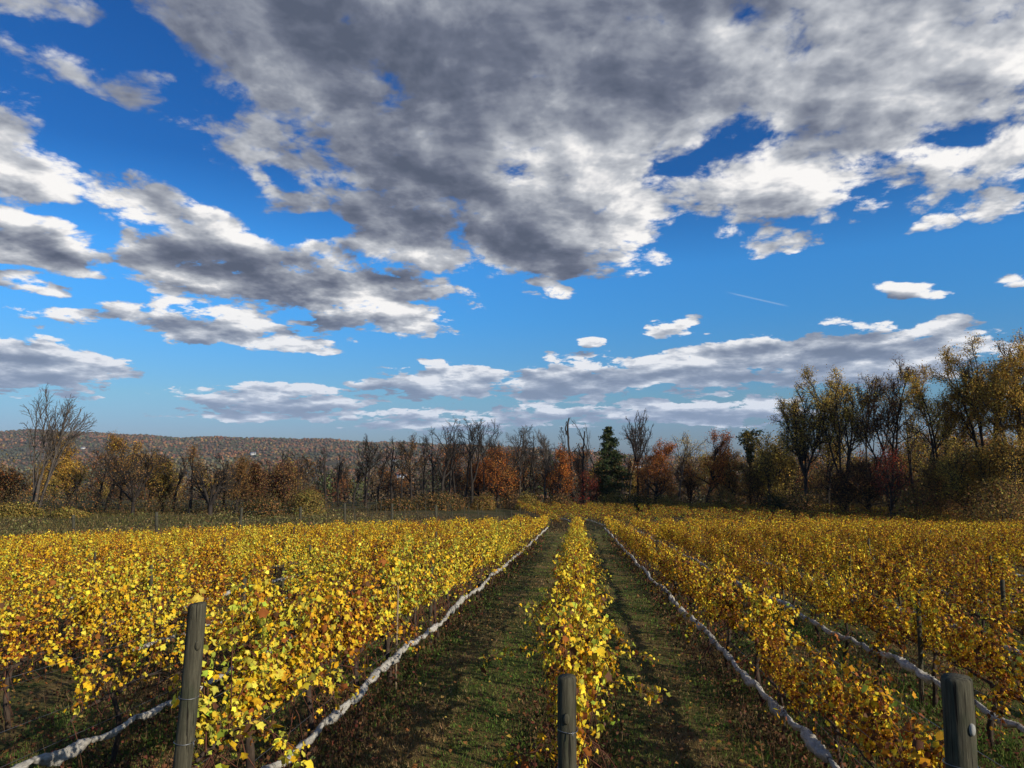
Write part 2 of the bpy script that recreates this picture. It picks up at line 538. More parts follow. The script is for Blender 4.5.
def post_mat():
    """weathered round wood: long grain, dark drying cracks, green-grey staining"""
    m, t = mat_new('post_wood')
    tc = t.n('ShaderNodeTexCoord')
    o = tc.outputs['Object']
    grain = t.noise(t.vec('MULTIPLY', o, (1, 1, .07)), 46.0, 6.0, .65)
    crack = t.noise(t.vec('MULTIPLY', o, (1, 1, .035)), 60.0, 3.0, .5)
    blot = t.noise(t.vec('MULTIPLY', o, (1, 1, .5)), 7.0, 5.0, .6)
    c = t.ramp(grain, [(.28, (.03, .026, .018)), (.5, (.062, .055, .036)), (.74, (.13, .115, .075))])
    c = t.mix(t.smooth(blot, .48, .68, 0.0, .7), c, (.045, .048, .028))
    ck = t.smooth(crack, .62, .68)
    c = t.mix(ck, c, (.012, .010, .008))
    b = t.n('ShaderNodeBump')
    b.inputs['Strength'].default_value = .7
    b.inputs['Distance'].default_value = .008
    t.put(b.inputs['Height'], t.math('SUBTRACT', grain, ck))
    return finish(m, t, principled(t, c, .9, .12, b.outputs[0]))

M = {}
M['vine_leaf'] = leaf_mat('vine_leaf', .24, .6, .07, .35)
M['tree_leaf'] = leaf_mat('tree_leaf', .36, .8, .03)
M['grass'] = leaf_mat('grass', .25, .8, .05)
M['litter'] = leaf_mat('litter', .1, .8, .1)
M['crown_mass'] = leaf_mat('crown_mass', .0, .95, .05)
M['vine_wood'] = bark_mat('vine_wood', (.018, .012, .009), (.085, .06, .042), 22, .2)
M['shoot'] = bark_mat('shoot', (.06, .022, .014), (.15, .06, .035), 30, .2)
M['bark'] = bark_mat('bark', (.014, .011, .009), (.055, .043, .034), 3.0, .2)
M['pale_bark'] = bark_mat('pale_bark', (.03, .024, .019), (.15, .12, .095), 3.0, .2)
M['post_wood'] = post_mat()
M['steel'] = None

def simple(name, col, rough=.6, metal=0.0, var=.25, scale=9.0, spec=.3):
    m, t = mat_new(name)
    tc = t.n('ShaderNodeTexCoord')
    n = t.noise(tc.outputs['Object'], scale, 5.0, .6)
    lo = tuple(c * (1 - var) for c in col)
    hi = tuple(min(1, c * (1 + var)) for c in col)
    return finish(m, t, principled(t, t.ramp(n, [(.3, lo), (.7, hi)]), rough, spec, **{'Metallic': metal}))
M['steel'] = simple('steel', (.20, .20, .20), .45, .8)
M['tag_white'] = simple('tag_white', (.26, .25, .22), .7)
M['stake_wood'] = simple('stake_wood', (.24, .17, .10), .8, 0, .35, 14)
M['house_wall'] = simple('house_wall', (.55, .53, .49), .7, 0, .08, .6)
M['house_roof'] = simple('house_roof', (.20, .20, .22), .7, 0, .2, .8)
M['house_roof_light'] = simple('house_roof_light', (.66, .68, .70), .5, 0, .1, .8)
M['house_glass'] = simple('house_glass', (.03, .035, .045), .15, 0, .2, 1.0, .5)

def netting_mat():
    m, t = mat_new('netting_cloth')
    tc = t.n('ShaderNodeTexCoord')
    o = tc.outputs['Object']
    at = t.n('ShaderNodeAttribute', attribute_name='tint')
    n = t.noise(t.vec('MULTIPLY', o, (3, 1, 3)), 9.0, 6.0, .65)
    c = t.ramp(n, [(.28, (.30, .275, .235)), (.48, (.66, .63, .56)), (.75, (.85, .82, .74))])
    c = t.mix(1.0, c, at.outputs['Color'], 'MULTIPLY')
    fine = t.noise(t.vec('MULTIPLY', o, (2.2, .35, 2.2)), 55.0, 4.0, .6)
    b = t.n('ShaderNodeBump')
    b.inputs['Strength'].default_value = .9
    b.inputs['Distance'].default_value = .012
    c = t.mix(t.smooth(fine, .42, .68, 0.0, .45), c, (.16, .145, .125))
    t.put(b.inputs['Height'], fine)
    a_ = principled(t, c, .85, .15, b.outputs[0])
    tr = t.n('ShaderNodeBsdfTranslucent')
    t.put(tr.inputs['Color'], c)
    mx = t.n('ShaderNodeMixShader')
    mx.inputs[0].default_value = .2
    t.put(mx.inputs[1], a_)
    t.put(mx.inputs[2], tr.outputs[0])
    return finish(m, t, mx.outputs[0])
M['netting'] = netting_mat()

# ------------------------------------------------------------------ ground
YK = np.array([-400, -20, .8, 3.6, 74, 100, 135, 175, 260, 450, 800, 1300, 7000.])
ZK = np.array([7, 2.5, 1.5, -.225, -4.625, -5.15, -5.7, -9.5, -22, -48, -60, -58, -58.])
UK = np.array([-2.5, -1.2, -.81, -.6, -.45, -.25, -.12, -.025, .17, .6, 1.5])
RK = np.array([128., 125, 121, 100, 84, 63, 44, 27, -2, -12, -10])       # height of the far ridge seen along x / y, at 3 km

def ground(x, y):
    x, y = np.asarray(x, float), np.asarray(y, float)
    z = np.interp(y, YK, ZK)
    z = z + .45 * np.clip((-x - 8) / 14, 0, 1) * np.clip((y - 60) / 22, 0, 1) * np.clip(1 - (y - 105) / 40, 0, 1)
    near = np.clip(1 - (y - 90) / 150, 0, 1) * np.clip((y - 2) / 6, 0, 1)
    z = z - .030 * np.clip(-x - 5, 0, 60) * near * np.clip(1 - (y - 50) / 30, 0, 1)
    z = z + .05 * vnoise(x * .35, y * .35, 3) * near + .25 * vnoise(x * .05, y * .05, 4) * np.clip((y - 76) / 40, 0, 1)
    far = np.clip((y - 160) / 300, 0, 1)
    z = z + far * 5 * vnoise(x * .006, y * .006, 5)
    u = x / np.maximum(y, 1)
    s = np.clip((y - 1000) / 2000, 0, 1)
    s = s * s * (3 - 2 * s)
    back = np.clip((y - 3300) / 2500, 0, 1)
    ridge = np.interp(u, UK, RK) - 12 + 3.5 * np.sin(u * 31 + 1) * np.sin(u * 13) + 2 * np.sin(u * 67)
    z = z + s * (1 - .4 * back) * (ridge + 58 + 9 * vnoise(x * .004, y * .004, 8))
    return z

def gz(x, y):
    return float(ground(x, y))

def ground_mat():
    m, t = mat_new('ground_cover')
    geo = t.n('ShaderNodeNewGeometry')
    P = geo.outputs['Position']
    x, y, z = t.sep(P)
    big = t.noise(P, .55, 5.0, .6)
    mid = t.noise(t.vec('MULTIPLY', P, (1, .45, 1)), 2.6, 6.0, .65)
    fine = t.noise(P, 26.0, 5.0, .7)
    f = t.math('ADD', t.math('MULTIPLY', big, .5), t.math('MULTIPLY', mid, .5))
    turf = t.ramp(f, [(.36, (.05, .07, .016)), (.45, (.085, .10, .024)), (.52, (.15, .115, .036)), (.64, (.25, .155, .065))])
    turf = t.mix(t.math('MULTIPLY', t.smooth(fine, .45, .75), .55), turf, (.12, .085, .035))
    turf = t.mix(t.math('MULTIPLY', t.smooth(fine, .5, .2), .6), turf, (.018, .018, .008))
    meadow = t.ramp(t.noise(P, .22, 6.0, .65), [(.35, (.035, .045, .015)), (.5, (.07, .06, .026)), (.65, (.11, .08, .038))])
    c = t.mix(t.smooth(y, 70.0, 78.0), turf, meadow)
    wood = t.ramp(t.noise(P, .02, 7.0, .7), [(.35, (.05, .045, .02)), (.5, (.10, .07, .035)), (.62, (.09, .10, .035))])
    c = t.mix(t.smooth(y, 118.0, 150.0), c, wood)
    b = t.n('ShaderNodeBump')
    b.inputs['Strength'].default_value = .8
    b.inputs['Distance'].default_value = .05
    t.put(b.inputs['Height'], t.math('ADD', fine, mid))
    return finish(m, t, principled(t, c, .95, .08, b.outputs[0]))

def build_ground():
    ys = np.concatenate([np.linspace(-400, -10, 12), np.linspace(-4, 4.5, 18), np.linspace(5, 135, 150), np.linspace(140, 450, 60), np.linspace(470, 7000, 110)])
    us = np.linspace(-1, 1, 161)
    us = np.sign(us) * np.abs(us) ** 1.5
    half = np.interp(ys, [-400, 0, 60, 300, 7000], [900, 260, 260, 700, 9000])
    X = us[None] * half[:, None]
    Y = np.broadcast_to(ys[:, None], X.shape)
    Z = ground(X, Y)
    V = np.stack([X, Y, Z], -1).reshape(-1, 3)
    n, k = X.shape
    i = np.arange(n - 1)[:, None] * k + np.arange(k - 1)[None]
    F = np.stack([i, i + 1, i + 1 + k, i + k], -1).reshape(-1, 4)
    tag(link('ground', new_mesh('ground', V, F, smooth=True), ground_mat()), kind='structure')
build_ground()

# ------------------------------------------------------------------ far valley forest
def ray_ground(px, py, y0=200.0, y1=3600.0):
    d = ray(px, py)
    for y in np.linspace(y0, y1, 1600):
        p = np.array([0, 0, CAM_Z]) + d * (y / d[1])
        if p[2] <= ground(p[0], p[1]):
            return p
    return p

HOUSES = [(253, 455, 'white gabled farmhouse on the far wooded hillside', 'house_roof', 5, 0, 1.7, .3),
          (402, 479, 'long low barn with a pale metal roof in the valley', 'house_roof_light', 10, 0, 1.5, .12),
          (394, 462, 'small white farmhouse high among the valley trees beyond the bare trees', 'house_roof', 4, 0, 1.2, -.4),
          (305, 473, 'low dark roofed house among evergreens in the valley', 'house_roof', 7, 0, 1.6, .2),
          (83, 449, 'pale cottage below the ridge behind the many stemmed bare tree', 'house_roof', 4, 0, 1.2, -.2),
          (636, 470, 'white walled barn glimpsed behind the fan shaped bare tree', 'house_roof_light', 9, 0, 2.0, .1)]
house_at = []
def build_houses():
    for px, py, label, roof, w, dp, h, rot in HOUSES:
        p = ray_ground(px, py)
        house_at.append(p)
        z0 = gz(p[0], p[1]) + .5
        root = tag(link('farm_house', None, loc=(p[0], p[1], z0)), label, 'barn' if 'barn' in label or 'shed' in label else 'house', 'houses in the far valley')
        root.rotation_euler = (0, 0, rot + math.atan2(-p[0], p[1]))
        w, dp, h = w * p[1] / FPX, w * p[1] / FPX * .6, h * p[1] / FPX
        mb = MB()
        mb.add(*box((-w / 2, -dp / 2, -3), (w / 2, dp / 2, h)))
        rh = dp * .42
        mb.add([(-w / 2, -dp / 2, h), (-w / 2, dp / 2, h), (-w / 2, 0, h + rh), (w / 2, -dp / 2, h), (w / 2, dp / 2, h), (w / 2, 0, h + rh)], np.array([(0, 2, 1), (3, 4, 5)]))
        link('wall', mb.mesh('house_wall'), M['house_wall'], root)
        mb = MB()
        for s in (-1, 1):
            e = dp / 2 + .6
            z_e = h - .6 * rh / (dp / 2)
            q = [(-w / 2 - .5, s * e, z_e + .02), (w / 2 + .5, s * e, z_e + .02), (w / 2 + .5, 0, h + rh + .02), (-w / 2 - .5, 0, h + rh + .02)]
            q2 = [(a_, b_, c_ + .25) for a_, b_, c_ in q]
            mb.add(q + q2, np.array([(0, 1, 2, 3), (7, 6, 5, 4), (0, 4, 5, 1), (1, 5, 6, 2), (2, 6, 7, 3), (3, 7, 4, 0)]))
        link('roof', mb.mesh('house_roof'), M[roof], root)
        for k in range(3):
            cx = (k - 1) * w * .3
            V, F = box((cx - w * .06, -dp / 2 - .06, h * .3), (cx + w * .06, -dp / 2 + .02, h * .72))
            mb = MB(); mb.add(V, F)
            link('window', mb.mesh('house_window'), M['house_glass'], root)
build_houses()

ICO_V = None
def ico():
    import bmesh
    bm = bmesh.new()
    bmesh.ops.create_icosphere(bm, subdivisions=1, radius=1)
    V = np.array([v.co[:] for v in bm.verts])
    F = np.array([[v.index for v in f.verts] for f in bm.faces])
    bm.free()
    return V, F

FALL = [(.16, .055, .02), (.20, .09, .03), (.11, .075, .03), (.055, .07, .022), (.085, .062, .035), (.025, .05, .022), (.22, .14, .035), (.075, .05, .035), (.10, .055, .03)]
def build_valley_forest():
    IV, IF = ico()
    mb = MB()
    # far crowns: lumpy solids a pixel or two across
    n = 38000
    yy = 420 + (3500 - 420) * rng.uniform(0, 1, n) ** 1.0
    u = rng.uniform(-1.05, .85, n)
    x = u * yy
    pn = vnoise(x * .011, yy * .011, 21)
    keep = (pn > -.75) 
    for p in house_at:
        keep &= ~((np.abs(x - p[0]) < 22) & (yy < p[1] + 12) & (yy > p[1] - 70))
    x, yy, pn = x[keep], yy[keep], pn[keep]
    n = len(x)
    rad = rng.uniform(2.6, 5.2, n) * np.interp(yy, [420, 3000], [.75, 1.25])
    hgt = rad * rng.uniform(.65, 1.05, n)
    z = ground(x, yy) + hgt * .75
    zone = vnoise(x * .02, yy * .02, 22)
    col = pick(FALL, n, (3, 3, 3, 2.2, 3, 2, 1.3, 3, 3), .22)
    ev = (zone + rng.normal(0, .25, n)) > .62
    col[ev] = pick([(.022, .045, .022), (.04, .06, .025)], ev.sum())
    cold = zone
    red = (zone + rng.normal(0, .2, n)) < -.6
    col[red] = pick([(.19, .06, .022), (.22, .10, .03)], red.sum())
    patch = vnoise(x * .0045, yy * .0022, 41) + .6 * vnoise(x * .012, yy * .006, 42)
    col = col * np.exp(.35 * patch)[:, None]
    col[patch < -.75] = pick([(.03, .05, .028), (.045, .06, .03)], int((patch < -.75).sum()))
    tan = patch > .95
    col[tan] = pick([(.20, .15, .07), (.13, .14, .05)], int(tan.sum()))
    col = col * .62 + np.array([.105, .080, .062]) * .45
    lump = 1 + rng.normal(0, .16, (n, len(IV)))
    V = IV[None] * lump[:, :, None] * np.stack([rad, rad, hgt], -1)[:, None] + np.stack([x, yy, z], -1)[:, None]
    cc = (col[:, None] * np.exp(rng.normal(0, .16, (n, len(IV), 1)))).reshape(-1, 3)
    F = (IF[None] + (np.arange(n) * len(IV))[:, None, None]).reshape(-1, 3)
    mb.add(V.reshape(-1, 3), F, cc)
    # nearer crowns: clouds of leaf clumps
    n = 1000
    yy = rng.uniform(190, 480, n)
    u = rng.uniform(-1.05, .85, n)
    x = u * yy
    rad = rng.uniform(3.2, 6, n)
    z = ground(x, yy) + rad * rng.uniform(.9, 1.4, n) + 2
    k = 300
    col = pick(FALL, n, (2, 2, 3, 2, 3, 1.2, 1, 3, 2), .2) * .75 + np.array([.10, .08, .06]) * .25
    d = rng.normal(size=(n, k, 3))
    d /= np.linalg.norm(d, axis=2, keepdims=True)
    P = np.stack([x, yy, z], -1)[:, None] + d * (rad[:, None] * rng.uniform(.45, 1.05, (n, k)))[:, :, None] * np.array([1, 1, 1.25])
    V, F = leaf_quads(P.reshape(-1, 3), (d + rng.normal(0, .5, d.shape)).reshape(-1, 3), rng.uniform(.45, 1.0, n * k))
    cc = np.repeat(np.repeat(col, k, 0) * np.exp(rng.normal(0, .25, (n * k, 1))), 4, 0)
    mb.add(V, F, cc)
    tag(link('valley_forest', mb.mesh('valley_forest'), M['crown_mass']), 'autumn forest covering the valley and the far ridge', 'forest', kind='stuff')
build_valley_forest()

# ------------------------------------------------------------------ trees
def skeleton(rd, H, r0, style):
    """grows a branching skeleton from the origin; returns segments with their level, and twig tips"""
    S, tips = [], []
    st = dict(clear=.35, kids=(1.6, 1.5, 1.6), ang=(42, 38, 40), ratio=(.55, .55, .5), wob=(.07, .16, .22, .3), upb=(.04, .10, .08, .05), maxl=3, n=(9, 6, 5, 3), lean=(0, 0), rr=.68, topr=.3, leaders=1, lead_ang=14, fork=.3)
    st.update(style)
    g = rd.gauss
    def go(p, d, L, r, lvl, clear):
        n = st['n'][lvl]
        step = L / n
        rend = r * (st['topr'] if lvl else .38)
        for i in range(n):
            w = st['wob'][lvl]
            d = (d + Vector((g(0, w), g(0, w), g(0, w) + st['upb'][lvl]))).normalized()
            q = p + d * step
            ra, rb = r + (rend - r) * i / n, r + (rend - r) * (i + 1) / n
            mn = (.05, .042, .026, .013)[lvl]
            S.append((*p, *q, max(ra, mn), max(rb, mn * .8), lvl))
            p = q
            if lvl < st['maxl'] and (i + 1) / n > clear:
                k = st['kids'][lvl]
                k = int(k) + (rd.random() < k - int(k))
                for _ in range(k):
                    ax = d.orthogonal()
                    ax.rotate(Matrix.Rotation(rd.uniform(0, 6.283), 3, d))
                    dd = d.copy()
                    dd.rotate(Matrix.Rotation(R(st['ang'][lvl]) * rd.uniform(.7, 1.25), 3, ax))
                    f = (i + 1) / n
                    go(p.copy(), dd, L * st['ratio'][lvl] * (1.15 - .6 * f) * rd.uniform(.7, 1.2), rb * st['rr'], lvl + 1, .2)
            if lvl >= 1:
                tips.append((p.x, p.y, p.z, lvl))
    d0 = Vector((st['lean'][0], st['lean'][1], 1)).normalized()
    if st['leaders'] <= 1:
        go(Vector((0, 0, -.3)), d0, H + .3, r0, 0, st['clear'])
    else:
        fh = H * st['fork']
        if fh > .5:
            S.append((0, 0, -.3, d0.x * fh, d0.y * fh, fh, r0, r0 * .85, 0))
        for k in range(st['leaders']):
            a_ = 6.283 * (k + rd.uniform(-.3, .3)) / st['leaders']
            dd = Vector((math.cos(a_), math.sin(a_), 0)) * math.tan(R(st['lead_ang'] * rd.uniform(.4, 1.3))) + d0
            b = Vector((d0.x * fh, d0.y * fh, fh)) if fh > .5 else Vector((math.cos(a_) * r0 * 1.2, math.sin(a_) * r0 * 1.2, -.3))
            go(b, dd.normalized(), (H - fh) * rd.uniform(.82, 1.0), r0 * (.62 if fh > .5 else .55), 0, st['clear'])
    S = np.array(S)
    top = S[:, 5].max()
    f = H / top                        # bring the crown to the height asked for
    S[:, :6] *= f
    T = np.array(tips)
    T[:, :3] *= f
    return S, T

def crown_leaves(T, n, size, pal, p=None, spread=.32, lo=0.0, hi=1e9, jit=.22, minlvl=2):
    T = T[(T[:, 3] >= minlvl) & (T[:, 2] > lo) & (T[:, 2] < hi)]
    i = rng.integers(0, len(T), n)
    P = T[i, :3] + rng.normal(0, spread, (n, 3))
    clump = pick(pal, len(T), p, jit)
    out = P - np.array([P[:, 0].mean(), P[:, 1].mean(), P[:, 2].mean() - 1.5])
    out /= np.linalg.norm(out, axis=1, keepdims=True) + 1e-6
    V, F = leaf_quads(P, unit(n) + out * .9 + np.array([0, 0, .25]), rng.uniform(.55, 1.3, n) * size)
    C = clump[i] * np.exp(rng.normal(0, .2, (n, 1)))
    return V, F, np.repeat(C, 4, 0)

def wood_meshes(S, cut=2):
    out = []
    mb = MB()
    big = S[S[:, 8] < cut]
    mb.add(*segs_mesh(big[:, :8], 6))
    out.append(mb)
    mb2 = MB()
    small = S[S[:, 8] >= cut]
    if len(small):
        mb2.add(*segs_mesh(small[:, :8], 3))
    out.append(mb2)
    return out

tree_bases = []
def plant_tree(name, label, cat, x, y, H, r0, style, leaves=None, bark='bark', seed=0, group='trees along the wood edge', skirt=None):
    rd = random.Random(seed * 7 + 3)
    S, T = skeleton(rd, H, r0 * (.85 if name == 'oak_tree' else 1.3), style)
    if name == 'oak_tree' and leaves:
        leaves = dict(leaves, n=int(leaves['n'] * .72))
    root = tag(link(name, None, loc=(x, y, gz(x, y))), label, cat, group)
    a_, b_ = wood_meshes(S, 9 if leaves else 2)
    link('trunk', a_.mesh(name + '_trunk', True), M[bark], root)
    if leaves:
        V, F, C = crown_leaves(T, **leaves)
        mb = MB()
        mb.add(V, F, C)
        if skirt:                                  # foliage hanging down to the ground round the foot
            n, rad, hh, pal, sz = skirt
            P = np.stack([rng.normal(0, rad, n), rng.normal(0, rad * .7, n), hh * rng.beta(1.3, 1.5, n)], -1)
            V, F = leaf_quads(P, unit(n), rng.uniform(.5, 1.3, n) * sz)
            mb.add(V, F, np.repeat(pick(pal, n, None, .3), 4, 0))
        link('crown', mb.mesh(name + '_crown'), M['tree_leaf'], root)
    else:
        link('crown', b_.mesh(name + '_crown'), M[bark], root)
    tree_bases.append((x, y))
    return root

BARE = dict(clear=.38, kids=(1.7, 1.6, 1.7), ang=(36, 36, 40))
TALL = dict(clear=.5, kids=(1.4, 1.5, 1.7), ang=(30, 34, 38), ratio=(.34, .55, .5))
VASE = dict(leaders=7, fork=.48, lead_ang=25, clear=.3, kids=(.9, 1.1, 1.0), ang=(24, 28, 34), ratio=(.36, .5, .5), upb=(.05, .06, .06, .05), wob=(.05, .12, .2, .3))
MULTI = dict(leaders=11, fork=0.0, lead_ang=8, clear=.5, kids=(1.3, 1.2, .9), ang=(24, 28, 34), ratio=(.42, .5, .45), lean=(.17, 0), wob=(.035, .10, .18, .25), upb=(-.015, .0, .03, .0))
SPREAD = dict(leaders=5, fork=.22, lead_ang=40, clear=.3, kids=(1.4, 1.4, 1.3), ang=(40, 38, 40), ratio=(.5, .55, .5), upb=(.02, .05, .05, .05))
BUSHY = dict(leaders=3, fork=.12, lead_ang=20, clear=.15, kids=(1.9, 1.6, 1.4), ang=(46, 42, 40), ratio=(.55, .5, .45))
OVAL = dict(clear=.2, kids=(2.2, 1.6, 1.4), ang=(50, 42, 40), ratio=(.45, .5, .5))
FUZZ = dict(clear=.4, kids=(2.2, 2.1, 2.0), ang=(34, 34, 38), ratio=(.45, .55, .55))
BIG = dict(leaders=4, fork=.2, lead_ang=15, clear=.35, kids=(1.6, 1.7, 1.6), ang=(32, 34, 38), ratio=(.36, .55, .5), upb=(.03, .07, .06, .05))

OCHRE = [(.48, .26, .04), (.40, .22, .045), (.55, .34, .06), (.28, .16, .04)]
RUST = [(.46, .14, .032), (.36, .11, .03), (.52, .20, .04), (.25, .085, .03)]
ORANGE = [(.50, .16, .028), (.38, .11, .025), (.54, .22, .04), (.22, .08, .028)]  # darkened: cloud shadow over the maples is put into these leaf colours
OLIVE = [(.22, .165, .042), (.30, .21, .05), (.15, .125, .034), (.33, .22, .055)]
GOLDOL = [(.58, .38, .065), (.42, .27, .055), (.60, .42, .085), (.30, .20, .045)]
REDS = [(.26, .04, .025), (.18, .035, .022), (.32, .075, .03)]
BROWN = [(.23, .125, .045), (.28, .155, .055), (.17, .10, .042), (.32, .16, .05)]
MAROON = [(.10, .035, .025), (.14, .05, .03), (.08, .04, .025)]
DARKGR = [(.03, .04, .018), (.04, .05, .02), (.055, .06, .024)]

def L(n, size, pal, **kw):
    return dict(n=int(n * 3.6), size=size * .52, pal=pal, **kw)

